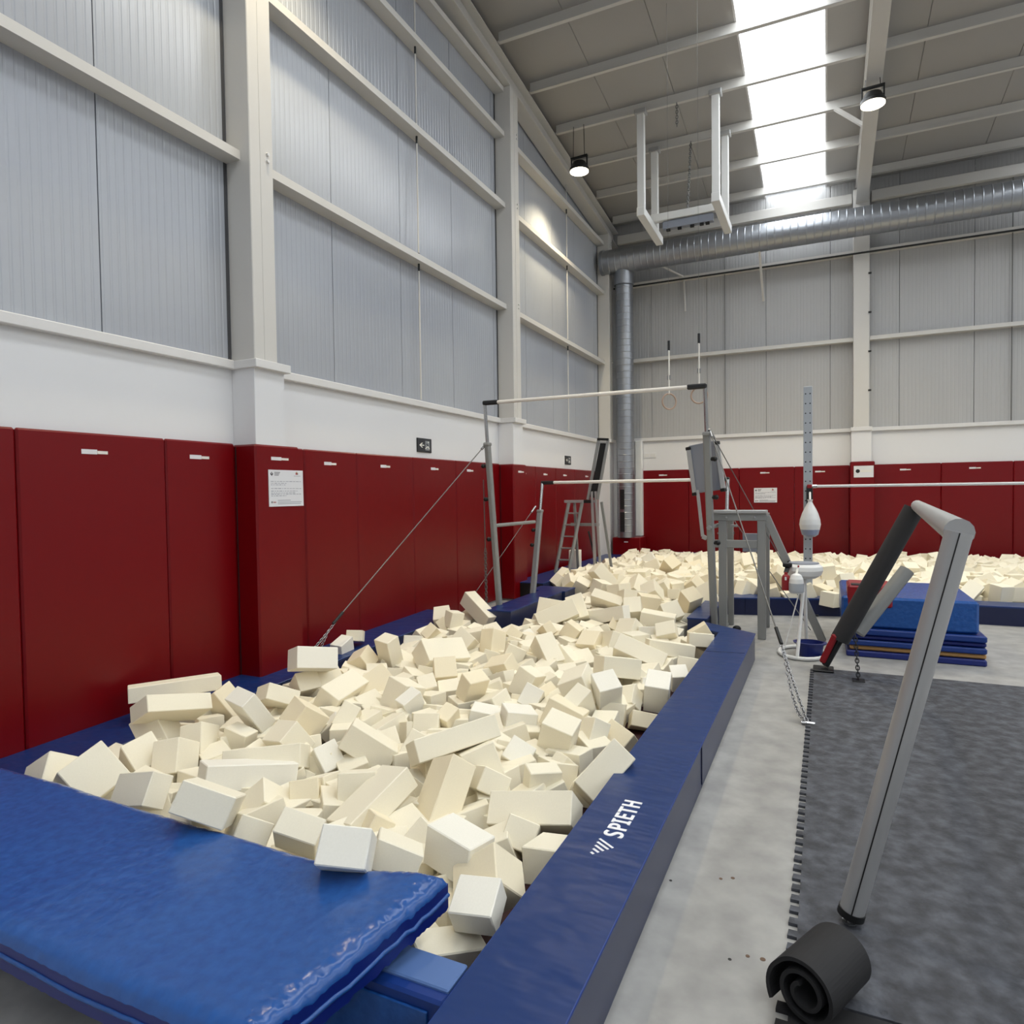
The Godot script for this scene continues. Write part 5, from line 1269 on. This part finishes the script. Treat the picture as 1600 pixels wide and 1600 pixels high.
	B("tilted cream foam cube, first from the duct corner, fourteenth row from the end wall", -3.104, 0.250, -9.040, Quaternion(0.6912, -0.5346, -0.2207, 0.4333), 0.175, 0.155, 0.175, 0)
	B("tilted cream foam cube, fourth from the side mat, fourth row past the crash mat", -1.512, 0.020, -2.732, Quaternion(0.7074, 0.4070, 0.5774, 0.0237), 0.152, 0.130, 0.152, 0)
	B("tilted whitish foam long block, fifteenth from the duct corner, fourteenth row from the end wall", 0.409, 0.250, -8.880, Quaternion(0.8840, -0.0729, -0.3770, -0.2668), 0.190, 0.196, 0.300, 1)
	B("flat cream foam cube, eighth from the side mat, second row past the crash mat", -1.456, 0.070, -2.120, Quaternion(-0.1990, 0.6925, -0.6642, -0.1995), 0.190, 0.188, 0.218, 0)
	B("tilted cream foam long block, third from the duct corner, fifteenth row from the end wall", -2.308, 0.250, -8.827, Quaternion(0.8640, -0.4139, -0.1236, -0.2586), 0.190, 0.171, 0.300, 0)
	B("tilted cream foam cube, third from the side mat, first row before the high bar", -1.747, 0.170, -6.365, Quaternion(0.8996, 0.1332, 0.1310, -0.3947), 0.205, 0.174, 0.205, 0)
	B("tilted cream foam cube, eighth from the side mat, seventh row past the crash mat", -1.984, 0.130, -3.886, Quaternion(-0.1105, 0.6573, 0.1772, 0.7241), 0.190, 0.166, 0.190, 0)
	B("tilted cream foam long block, third from the side mat, seventh row past the crash mat", -1.268, 0.020, -3.622, Quaternion(0.4385, 0.1132, -0.0667, 0.8891), 0.164, 0.144, 0.288, 0)
	B("tilted cream foam cube, first from the side mat, second row behind the high bar", -1.493, 0.250, -7.074, Quaternion(0.5813, -0.1080, 0.5391, 0.5998), 0.190, 0.198, 0.190, 0)
	B("tilted cream foam cube, seventh from the duct corner, fourteenth row from the end wall", -0.844, 0.250, -9.086, Quaternion(0.8910, -0.1551, -0.4001, -0.1481), 0.205, 0.222, 0.236, 0)
	B("tilted yellowed foam cube, eleventh from the side mat, sixth row past the crash mat", -3.302, 0.070, -3.307, Quaternion(-0.5909, 0.6051, -0.4708, 0.2510), 0.205, 0.209, 0.236, 2)
	B("tilted cream foam cube, second from the side mat, fifth row before the high bar", -1.307, 0.070, -4.890, Quaternion(0.4731, -0.0159, 0.1097, 0.8740), 0.190, 0.206, 0.218, 0)
	B("flat cream foam cube, thirteenth from the side mat, second row past the crash mat", -2.635, 0.170, -1.878, Quaternion(-0.5984, 0.3103, 0.4879, 0.5546), 0.175, 0.154, 0.175, 0)
	B("flat cream foam cube, twelfth from the duct corner, fourteenth row from the end wall", 0.052, 0.210, -8.899, Quaternion(0.0577, 0.9738, -0.0269, 0.2183), 0.175, 0.172, 0.201, 0)
	B("tilted cream foam long block, fifth from the side mat, first row behind the high bar", -2.455, 0.250, -6.880, Quaternion(-0.0617, 0.8676, 0.4349, -0.2330), 0.190, 0.192, 0.300, 0)
	B("tilted cream foam cube, sixteenth from the side mat, fifth row past the crash mat", -2.912, 0.020, -3.143, Quaternion(0.1930, -0.4376, -0.0706, 0.8754), 0.140, 0.120, 0.161, 0)
	B("tilted cream foam cube, eleventh from the side mat, third row past the crash mat", -2.904, 0.070, -2.176, Quaternion(-0.1421, -0.4048, 0.2017, 0.8805), 0.175, 0.150, 0.201, 0)
	B("tilted yellowed foam cube, third from the side mat, first row behind the high bar", -1.989, 0.130, -6.752, Quaternion(-0.1223, 0.3328, 0.5159, 0.7798), 0.175, 0.155, 0.201, 2)
	B("tilted cream foam cube, seventh from the side mat, third row before the high bar", -3.664, 0.070, -5.646, Quaternion(0.6665, 0.3128, -0.6062, 0.3006), 0.205, 0.189, 0.205, 0)
	B("tilted cream foam long block, fifth from the side mat, second row past the crash mat", -1.264, 0.070, -2.031, Quaternion(0.1280, -0.2507, -0.4966, 0.8211), 0.175, 0.170, 0.360, 0)
	B("tilted cream foam cube, fourteenth from the side mat, fifth row past the crash mat", -2.426, 0.070, -2.969, Quaternion(0.1220, 0.6578, -0.6218, 0.4072), 0.205, 0.203, 0.205, 0)
	B("tilted yellowed foam long block, fourth from the side mat, fourth row before the high bar", -2.374, 0.070, -5.222, Quaternion(-0.3200, -0.6485, 0.1953, 0.6625), 0.175, 0.153, 0.300, 2)
	B("tilted yellowed foam long block, eighth from the duct corner, fifteenth row from the end wall", 0.858, 0.250, -8.778, Quaternion(0.0195, 0.6768, -0.3388, 0.6533), 0.205, 0.183, 0.360, 2)
	B("tilted cream foam long block, first from the side mat, fifth row behind the high bar", 0.592, 0.250, -8.413, Quaternion(0.3069, -0.0293, -0.7902, 0.5297), 0.175, 0.168, 0.360, 0)
	B("flat cream foam cube, fifth from the duct corner, fourteenth row from the end wall", -1.778, 0.250, -8.868, Quaternion(0.1603, 0.1125, 0.7291, 0.6558), 0.175, 0.161, 0.175, 0)
	B("tilted yellowed foam cube, eighth from the duct corner, fourteenth row from the end wall", -0.625, 0.250, -8.879, Quaternion(0.5979, -0.3131, -0.5100, 0.5332), 0.175, 0.160, 0.201, 2)
	B("tilted cream foam long block, second from the side mat, sixth row past the crash mat", -1.472, 0.020, -3.397, Quaternion(0.4657, 0.2222, 0.8336, 0.1969), 0.152, 0.131, 0.288, 0)
	B("flat cream foam cube, seventeenth from the side mat, fifth row past the crash mat", -3.040, 0.070, -2.855, Quaternion(-0.5151, -0.0029, 0.8551, -0.0594), 0.190, 0.165, 0.218, 0)
	B("flat cream foam cube, third from the side mat, eighth row past the crash mat", -1.394, 0.020, -4.242, Quaternion(0.9985, 0.0044, 0.0232, -0.0486), 0.152, 0.136, 0.175, 0)
	B("tilted yellowed foam cube, fifth from the side mat, fifth row before the high bar", -2.699, 0.020, -4.958, Quaternion(0.9582, 0.2459, -0.0996, -0.1071), 0.164, 0.160, 0.189, 2)
	B("tilted yellowed foam cube, third from the side mat, ninth row past the crash mat", -1.797, 0.070, -4.326, Quaternion(0.3216, 0.6988, -0.5990, -0.2224), 0.175, 0.176, 0.175, 2)
	B("tilted cream foam cube, second from the side mat, fourth row behind the high bar", -2.709, 0.070, -7.972, Quaternion(-0.1068, 0.4898, 0.5244, 0.6883), 0.205, 0.184, 0.205, 0)
	B("tilted cream foam cube, fourth from the side mat, third row before the high bar", -2.087, 0.020, -5.808, Quaternion(0.0104, -0.0939, -0.1662, 0.9816), 0.140, 0.151, 0.140, 0)
	B("tilted cream foam long block, first from the duct corner, fifteenth row from the end wall", -3.136, 0.170, -8.803, Quaternion(0.4619, -0.6516, 0.2094, 0.5641), 0.175, 0.189, 0.360, 0)
	B("tilted cream foam long block, second from the side mat, third row before the high bar", -1.758, 0.170, -5.814, Quaternion(0.9167, -0.1511, -0.3235, 0.1794), 0.190, 0.170, 0.360, 0)
	B("flat yellowed foam cube, second from the side mat, third row behind the high bar", -1.844, 0.250, -7.542, Quaternion(-0.5476, 0.6476, -0.4084, 0.3374), 0.205, 0.200, 0.236, 2)
	B("tilted cream foam cube, third from the side mat, fifth row behind the high bar", -1.989, 0.250, -8.365, Quaternion(-0.1256, 0.4172, 0.8767, -0.2040), 0.205, 0.218, 0.236, 0)
	B("tilted cream foam long block, thirteenth from the side mat, fifth row past the crash mat", -2.254, 0.020, -3.048, Quaternion(0.2790, -0.2294, 0.5417, 0.7590), 0.140, 0.147, 0.240, 0)
	B("tilted cream foam long block, sixth from the side mat, fifth row past the crash mat", -1.535, 0.070, -2.850, Quaternion(0.6211, 0.3844, 0.0736, 0.6791), 0.175, 0.169, 0.360, 0)
	B("tilted cream foam cube, second from the side mat, fifth row past the crash mat", -1.084, 0.020, -3.120, Quaternion(0.6783, -0.1742, -0.1590, 0.6959), 0.164, 0.166, 0.164, 0)
	B("flat whitish foam cube, eighth from the side mat, second row before the high bar", -2.668, 0.070, -6.105, Quaternion(-0.6988, 0.0725, 0.7096, 0.0538), 0.175, 0.167, 0.175, 1)
	B("upright cream foam long block, twenty-first from the side mat, fifth row past the crash mat", -3.708, 0.070, -2.999, Quaternion(-0.4959, -0.4533, -0.4641, 0.5772), 0.190, 0.179, 0.300, 0)
	B("tilted cream foam long block, fifth from the side mat, ninth row past the crash mat", -2.030, 0.020, -4.323, Quaternion(0.7271, 0.2127, 0.6400, -0.1284), 0.164, 0.179, 0.288, 0)
	B("tilted yellowed foam cube, first from the side mat, first row before the high bar", -1.056, 0.170, -6.404, Quaternion(-0.3888, -0.5459, -0.2837, 0.6858), 0.175, 0.190, 0.201, 2)
	B("tilted cream foam cube, seventh from the duct corner, fifteenth row from the end wall", -1.218, 0.250, -8.838, Quaternion(0.2686, 0.8464, 0.2802, -0.3647), 0.190, 0.207, 0.218, 0)
	B("tilted yellowed foam cube, tenth from the side mat, eighth row past the crash mat", -3.504, 0.130, -4.059, Quaternion(-0.4077, -0.1860, 0.7438, -0.4959), 0.190, 0.203, 0.190, 2)
	B("flat cream foam long block, first from the side mat, sixth row behind the high bar", -2.449, 0.250, -8.459, Quaternion(0.9863, 0.0924, 0.1280, 0.0469), 0.190, 0.168, 0.300, 0)
	B("tilted cream foam long block, eleventh from the side mat, fifth row past the crash mat", -2.129, 0.020, -3.115, Quaternion(-0.0220, -0.4003, 0.3756, 0.8356), 0.152, 0.153, 0.240, 0)
	B("tilted cream foam cube, twelfth from the side mat, second row before the high bar", -3.730, 0.210, -6.133, Quaternion(0.6567, 0.6600, 0.0608, -0.3597), 0.175, 0.169, 0.201, 0)
	B("tilted yellowed foam long block, sixth from the duct corner, fourteenth row from the end wall", -1.628, 0.250, -8.950, Quaternion(0.3192, 0.7869, -0.4528, -0.2718), 0.175, 0.185, 0.360, 2)
	B("tilted cream foam cube, fourth from the duct corner, fourteenth row from the end wall", -1.930, 0.070, -9.027, Quaternion(-0.3270, 0.2526, 0.3404, 0.8447), 0.205, 0.185, 0.236, 0)
	B("tilted yellowed foam cube, eighth from the side mat, eighth row past the crash mat", -2.579, 0.020, -4.212, Quaternion(0.1610, -0.3417, 0.9132, -0.1527), 0.140, 0.138, 0.161, 2)
	B("tilted cream foam cube, sixth from the side mat, fifth row before the high bar", -2.888, 0.240, -5.098, Quaternion(0.7627, 0.4067, 0.4542, -0.2160), 0.175, 0.175, 0.175, 0)
	B("tilted cream foam cube, fifth from the side mat, fifth row past the crash mat", -1.266, 0.020, -3.166, Quaternion(0.0246, 0.5890, 0.6483, 0.4818), 0.140, 0.150, 0.161, 0)
	B("tilted yellowed foam cube, seventh from the side mat, fourth row past the crash mat", -2.232, 0.020, -2.633, Quaternion(0.3274, 0.4124, 0.7001, -0.4823), 0.140, 0.136, 0.140, 2)
	B("tilted cream foam cube, first from the duct corner, eighth row from the end wall", -2.952, 0.200, -11.073, Quaternion(0.3488, 0.7568, -0.5502, -0.0530), 0.180, 0.191, 0.180, 0)
	B("tilted cream foam long block, sixth from the duct corner, twelfth row from the end wall", -0.420, 0.240, -9.593, Quaternion(0.2303, 0.6297, 0.1419, 0.7283), 0.170, 0.179, 0.380, 0)
	B("tilted cream foam long block, seventh from the duct corner, twelfth row from the end wall", -0.189, 0.209, -9.829, Quaternion(0.0557, 0.4353, 0.8563, 0.2722), 0.170, 0.163, 0.300, 0)
	B("flat yellowed foam cube, eleventh from the duct corner, fourteenth row from the end wall", -0.031, 0.236, -9.160, Quaternion(0.0411, -0.2768, -0.1250, 0.9519), 0.200, 0.183, 0.200, 2)
	B("tilted cream foam long block, second from the duct corner, fourteenth row from the end wall", -2.833, 0.341, -8.988, Quaternion(-0.3475, 0.4321, 0.8302, 0.0576), 0.180, 0.191, 0.380, 0)
	B("tilted cream foam cube, second from the duct corner, fourth row from the end wall", -2.462, 0.192, -12.653, Quaternion(-0.4684, 0.4319, 0.2535, 0.7278), 0.180, 0.191, 0.180, 0)
	B("tilted cream foam block, sixth from the duct corner, fifth row from the end wall", 0.195, 0.205, -12.270, Quaternion(-0.1707, -0.7479, -0.0646, 0.6382), 0.200, 0.214, 0.300, 0)
	B("tilted cream foam long block, fourth from the duct corner, eighth row from the end wall", -1.688, 0.243, -11.264, Quaternion(-0.2647, -0.6147, 0.6454, 0.3682), 0.180, 0.180, 0.380, 0)
	B("tilted cream foam block, fifth from the duct corner, thirteenth row from the end wall", -0.820, 0.268, -9.552, Quaternion(-0.2626, 0.7523, 0.5922, 0.1201), 0.200, 0.193, 0.300, 0)
	B("tilted cream foam long block, second from the duct corner, fifth row from the end wall", -1.327, 0.234, -12.115, Quaternion(0.7704, -0.5060, -0.2459, -0.3001), 0.180, 0.197, 0.300, 0)
	B("tilted cream foam long block, seventh from the duct corner, ninth row from the end wall", 1.045, 0.339, -10.741, Quaternion(0.1156, 0.5348, 0.8351, -0.0574), 0.180, 0.169, 0.300, 0)
	B("tilted yellowed foam long block, third from the duct corner, eleventh row from the end wall", 0.470, 0.302, -10.163, Quaternion(-0.0152, 0.4322, 0.2144, 0.8758), 0.170, 0.155, 0.300, 2)
	B("tilted cream foam long block, fifth from the duct corner, fifth row from the end wall", -0.537, 0.212, -12.353, Quaternion(0.3459, -0.3550, -0.4650, 0.7336), 0.180, 0.178, 0.300, 0)
	B("tilted cream foam long block, second from the duct corner, twelfth row from the end wall", -2.722, 0.219, -9.581, Quaternion(-0.3481, 0.2562, 0.6723, 0.6009), 0.170, 0.167, 0.300, 0)
	B("tilted cream foam cube, fourteenth from the duct corner, fourteenth row from the end wall", 0.215, 0.406, -9.038, Quaternion(-0.4497, -0.3067, 0.7271, 0.4184), 0.170, 0.175, 0.170, 0)
	B("tilted yellowed foam block, third from the duct corner, eighth row from the end wall", -1.911, 0.232, -11.112, Quaternion(-0.3418, -0.1505, -0.4849, 0.7908), 0.200, 0.208, 0.300, 2)
	B("tilted cream foam cube, eighth from the duct corner, twelfth row from the end wall", -0.152, 0.382, -9.911, Quaternion(0.7144, 0.1122, 0.5812, -0.3731), 0.170, 0.168, 0.170, 0)
	B("flat cream foam cube, first from the duct corner, tenth row from the end wall", -3.002, 0.268, -10.612, Quaternion(-0.5111, -0.5061, 0.5978, -0.3538), 0.180, 0.195, 0.180, 0)
	B("tilted cream foam block, fifth from the duct corner, eighth row from the end wall", -1.077, 0.390, -11.042, Quaternion(0.0811, -0.3023, 0.9438, -0.1058), 0.200, 0.213, 0.300, 0)
	B("flat cream foam cube, second from the duct corner, thirteenth row from the end wall", -2.409, 0.308, -9.548, Quaternion(0.4807, 0.6036, -0.4183, -0.4793), 0.180, 0.178, 0.180, 0)
	B("tilted whitish foam cube, first from the duct corner, seventh row from the end wall", -3.037, 0.246, -11.650, Quaternion(-0.3262, 0.3965, -0.0189, 0.8579), 0.170, 0.173, 0.170, 1)
	B("tilted cream foam long block, seventh from the duct corner, eighth row from the end wall", 0.769, 0.284, -11.334, Quaternion(-0.3744, 0.8674, -0.1706, 0.2797), 0.170, 0.169, 0.300, 0)
	B("tilted yellowed foam long block, ninth from the duct corner, fourteenth row from the end wall", -0.522, 0.409, -9.041, Quaternion(0.4411, 0.6822, -0.1154, 0.5716), 0.180, 0.192, 0.300, 2)
	B("tilted yellowed foam long block, eighth from the duct corner, ninth row from the end wall", 1.169, 0.209, -10.997, Quaternion(0.2733, 0.6926, 0.0020, 0.6675), 0.170, 0.156, 0.300, 2)
	B("tilted yellowed foam cube, fourth from the duct corner, ninth row from the end wall", -0.867, 0.333, -10.887, Quaternion(0.5666, 0.0888, 0.6770, 0.4613), 0.180, 0.195, 0.180, 2)
	B("tilted cream foam cube, fourth from the duct corner, eleventh row from the end wall", 0.780, 0.219, -10.191, Quaternion(0.3223, -0.3321, 0.6462, 0.6068), 0.170, 0.163, 0.170, 0)
	B("tilted cream foam cube, thirteenth from the duct corner, fourteenth row from the end wall", 0.208, 0.238, -9.007, Quaternion(-0.5488, 0.0920, 0.6392, 0.5308), 0.200, 0.204, 0.200, 0)
	B("tilted yellowed foam block, second from the duct corner, eleventh row from the end wall", -2.140, 0.402, -10.158, Quaternion(0.0644, 0.3585, 0.8512, 0.3780), 0.200, 0.190, 0.300, 2)
	B("tilted cream foam cube, fourth from the duct corner, twelfth row from the end wall", -1.079, 0.226, -9.598, Quaternion(-0.5199, -0.2398, -0.0198, 0.8196), 0.170, 0.172, 0.170, 0)
	B("upright cream foam long block, ninth from the duct corner, twelfth row from the end wall", 0.032, 0.364, -9.620, Quaternion(-0.0113, 0.6662, 0.7399, -0.0934), 0.180, 0.193, 0.380, 0)
	B("tilted cream foam block, sixth from the duct corner, thirteenth row from the end wall", 0.597, 0.204, -9.485, Quaternion(0.2404, -0.1772, -0.5251, 0.7969), 0.200, 0.185, 0.300, 0)
	B("tilted cream foam long block, sixth from the duct corner, ninth row from the end wall", 0.443, 0.255, -10.975, Quaternion(-0.1100, 0.9637, 0.2434, 0.0036), 0.170, 0.158, 0.300, 0)
	B("tilted cream foam cube, fourth from the duct corner, thirteenth row from the end wall", -1.229, 0.392, -9.257, Quaternion(-0.0992, 0.2016, 0.9063, 0.3580), 0.170, 0.155, 0.170, 0)
	B("tilted cream foam cube, fourth from the duct corner, tenth row from the end wall", 0.468, 0.381, -10.371, Quaternion(0.8702, 0.4233, 0.2074, -0.1435), 0.180, 0.189, 0.180, 0)
	B("tilted cream foam cube, second from the duct corner, tenth row from the end wall", -2.459, 0.344, -10.425, Quaternion(-0.0947, -0.0277, -0.5316, 0.8412), 0.200, 0.217, 0.200, 0)
	B("tilted whitish foam long block, third from the duct corner, sixth row from the end wall", -0.123, 0.228, -11.784, Quaternion(-0.0355, -0.0907, -0.3303, 0.9388), 0.180, 0.175, 0.380, 1)
	B("tilted cream foam block, seventh from the duct corner, thirteenth row from the end wall", 1.020, 0.244, -9.293, Quaternion(-0.2073, 0.6484, 0.0157, 0.7324), 0.200, 0.192, 0.300, 0)
	B("tilted yellowed foam cube, third from the duct corner, fourteenth row from the end wall", -2.064, 0.269, -9.095, Quaternion(0.6165, 0.1939, 0.7536, 0.1198), 0.180, 0.196, 0.180, 2)
	B("tilted cream foam cube, third from the duct corner, tenth row from the end wall", -1.354, 0.293, -10.523, Quaternion(-0.6514, 0.2318, 0.7068, -0.1497), 0.200, 0.186, 0.200, 0)
	B("tilted cream foam cube, third from the duct corner, thirteenth row from the end wall", -1.439, 0.291, -9.261, Quaternion(0.6370, 0.5917, -0.4648, -0.1677), 0.180, 0.167, 0.180, 0)
	B("tilted cream foam cube, third from the duct corner, ninth row from the end wall", -2.073, 0.191, -10.852, Quaternion(-0.0707, -0.0754, 0.3358, 0.9363), 0.180, 0.189, 0.180, 0)
	B("tilted cream foam cube, fourth from the duct corner, sixth row from the end wall", 0.427, 0.292, -12.084, Quaternion(0.3378, 0.7885, 0.3269, 0.3965), 0.170, 0.180, 0.170, 0)
	B("tilted yellowed foam cube, second from the duct corner, seventh row from the end wall", -2.639, 0.312, -11.553, Quaternion(0.2001, -0.2206, 0.9372, 0.1815), 0.170, 0.172, 0.170, 2)
	B("flat cream foam cube, second from the duct corner, sixth row from the end wall", -1.477, 0.265, -11.759, Quaternion(0.6976, -0.5923, -0.3082, 0.2599), 0.170, 0.169, 0.170, 0)
	B("tilted cream foam long block, fifth from the duct corner, ninth row from the end wall", -0.313, 0.235, -10.742, Quaternion(0.8365, -0.4758, 0.1723, -0.2102), 0.170, 0.158, 0.380, 0)
	B("tilted cream foam cube, seventh from the duct corner, fifth row from the end wall", 0.916, 0.254, -12.394, Quaternion(0.1101, 0.3556, 0.5365, 0.7573), 0.180, 0.194, 0.180, 0)
	B("tilted cream foam long block, fourth from the duct corner, seventh row from the end wall", -1.836, 0.303, -11.486, Quaternion(0.5379, 0.7617, -0.0016, 0.3612), 0.180, 0.180, 0.380, 0)
	B("tilted yellowed foam long block, sixth from the duct corner, eighth row from the end wall", -0.419, 0.211, -11.079, Quaternion(0.4921, 0.6045, 0.5822, 0.2312), 0.180, 0.192, 0.380, 2)
	B("flat yellowed foam long block, third from the duct corner, twelfth row from the end wall", -1.943, 0.226, -9.770, Quaternion(0.0090, 0.7310, 0.0633, 0.6794), 0.180, 0.184, 0.380, 2)
	B("tilted cream foam cube, first from the duct corner, third row from the end wall", -0.591, 0.223, -12.871, Quaternion(0.1219, 0.2544, 0.1555, 0.9467), 0.170, 0.178, 0.170, 0)
	B("tilted cream foam cube, fourth from the duct corner, fifth row from the end wall", -0.875, 0.263, -12.425, Quaternion(0.0328, 0.3065, 0.8435, 0.4398), 0.180, 0.184, 0.180, 0)
	B("tilted yellowed foam cube, second from the duct corner, third row from the end wall", -0.381, 0.198, -12.991, Quaternion(-0.3910, -0.1830, 0.7793, -0.4543), 0.170, 0.167, 0.170, 2)
	B("tilted cream foam cube, third from the duct corner, seventh row from the end wall", -2.065, 0.341, -11.470, Quaternion(0.2915, 0.8341, 0.4003, 0.2431), 0.170, 0.171, 0.170, 0)
	B("tilted cream foam cube, fifth from the duct corner, fourth row from the end wall", -0.143, 0.211, -12.722, Quaternion(-0.5691, 0.5154, 0.0217, 0.6404), 0.170, 0.169, 0.170, 0)
	B("flat whitish foam long block, fifth from the duct corner, sixth row from the end wall", 0.709, 0.309, -11.815, Quaternion(-0.1001, -0.0472, -0.0075, 0.9938), 0.170, 0.159, 0.300, 1)
	B("tilted whitish foam cube, second from the duct corner, eighth row from the end wall", -2.739, 0.377, -11.313, Quaternion(0.6403, -0.2964, 0.5891, 0.3939), 0.180, 0.192, 0.180, 1)
	B("tilted cream foam block, fourth from the duct corner, fourth row from the end wall", -0.752, 0.193, -12.687, Quaternion(-0.1121, 0.3504, -0.7382, 0.5655), 0.200, 0.217, 0.300, 0)
	B("tilted cream foam block, third from the duct corner, fourth row from the end wall", -1.658, 0.246, -12.578, Quaternion(0.1795, 0.2364, -0.3998, 0.8672), 0.200, 0.191, 0.300, 0)
	B("flat cream foam cube, first from the duct corner, fourth row from the end wall", -3.210, 0.239, -12.467, Quaternion(0.0285, 0.7459, 0.6631, 0.0566), 0.170, 0.182, 0.170, 0)
	B("tilted cream foam block, tenth from the duct corner, twelfth row from the end wall", 0.955, 0.198, -9.940, Quaternion(0.9545, -0.1604, 0.2273, 0.1072), 0.200, 0.189, 0.300, 0)
	B("flat cream foam long block, second from the duct corner, ninth row from the end wall", -3.277, 0.225, -10.952, Quaternion(-0.1147, 0.3252, 0.0809, 0.9352), 0.180, 0.194, 0.380, 0)
	B("flat cream foam cube, fifth from the duct corner, twelfth row from the end wall", -1.033, 0.283, -9.767, Quaternion(-0.6312, 0.2310, 0.3779, 0.6367), 0.170, 0.181, 0.170, 0)
	B("tilted cream foam long block, eighth from the duct corner, eighth row from the end wall", 0.967, 0.193, -11.377, Quaternion(0.1155, 0.9821, -0.1191, 0.0887), 0.180, 0.185, 0.300, 0)
	B("flat cream foam cube, third from the duct corner, third row from the end wall", 0.041, 0.212, -13.012, Quaternion(-0.3359, -0.1082, 0.9318, -0.0844), 0.200, 0.211, 0.200, 0)
	B("flat cream foam cube, sixth from the duct corner, fourth row from the end wall", 0.255, 0.245, -12.532, Quaternion(-0.0397, 0.5564, -0.1101, 0.8227), 0.180, 0.189, 0.180, 0)
	B("tilted cream foam cube, first from the duct corner, eleventh row from the end wall", -2.346, 0.229, -10.114, Quaternion(0.6537, 0.5415, -0.2520, -0.4647), 0.180, 0.172, 0.180, 0)
	B("flat yellowed foam cube, seventh from the duct corner, fourth row from the end wall", 0.670, 0.231, -12.568, Quaternion(-0.5649, 0.3589, 0.3694, 0.6447), 0.200, 0.198, 0.200, 2)
	B("tilted cream foam cube, sixth from the duct corner, sixth row from the end wall", 1.026, 0.255, -11.872, Quaternion(0.0166, 0.2928, 0.8953, 0.3353), 0.170, 0.180, 0.170, 0)
	B("tilted cream foam long block, fifth from the duct corner, tenth row from the end wall", 0.663, 0.205, -10.395, Quaternion(0.6433, 0.7145, -0.2047, 0.1838), 0.180, 0.195, 0.300, 0)
	B("tilted cream foam cube, first from the duct corner, sixth row from the end wall", -3.213, 0.264, -11.905, Quaternion(-0.4124, 0.1582, 0.2092, 0.8724), 0.200, 0.195, 0.200, 0)
	B("tilted yellowed foam cube, eighth from the duct corner, thirteenth row from the end wall", 1.188, 0.218, -9.514, Quaternion(-0.4808, 0.2576, -0.3630, 0.7554), 0.170, 0.178, 0.170, 2)
	B("tilted yellowed foam cube, first from the duct corner, fifth row from the end wall", -1.794, 0.271, -12.256, Quaternion(-0.4742, 0.4154, -0.4118, 0.6581), 0.170, 0.164, 0.170, 2)
	B("flat cream foam cube, third from the duct corner, fifth row from the end wall", -1.061, 0.266, -12.301, Quaternion(0.0216, 0.1559, 0.6702, 0.7253), 0.200, 0.217, 0.200, 0)
	B("flat cream foam long block, first from the duct corner, twelfth row from the end wall", -3.512, 0.150, -9.651, Quaternion(0.6351, 0.4636, -0.4557, -0.4172), 0.200, 0.209, 0.380, 0)
	B("lone upright white foam block standing on the edge mat by the ladder foot", -3.880, 0.400, -10.750, Quaternion(0.0000, 0.0000, 0.0000, 1.0000), 0.170, 0.310, 0.170, 1)
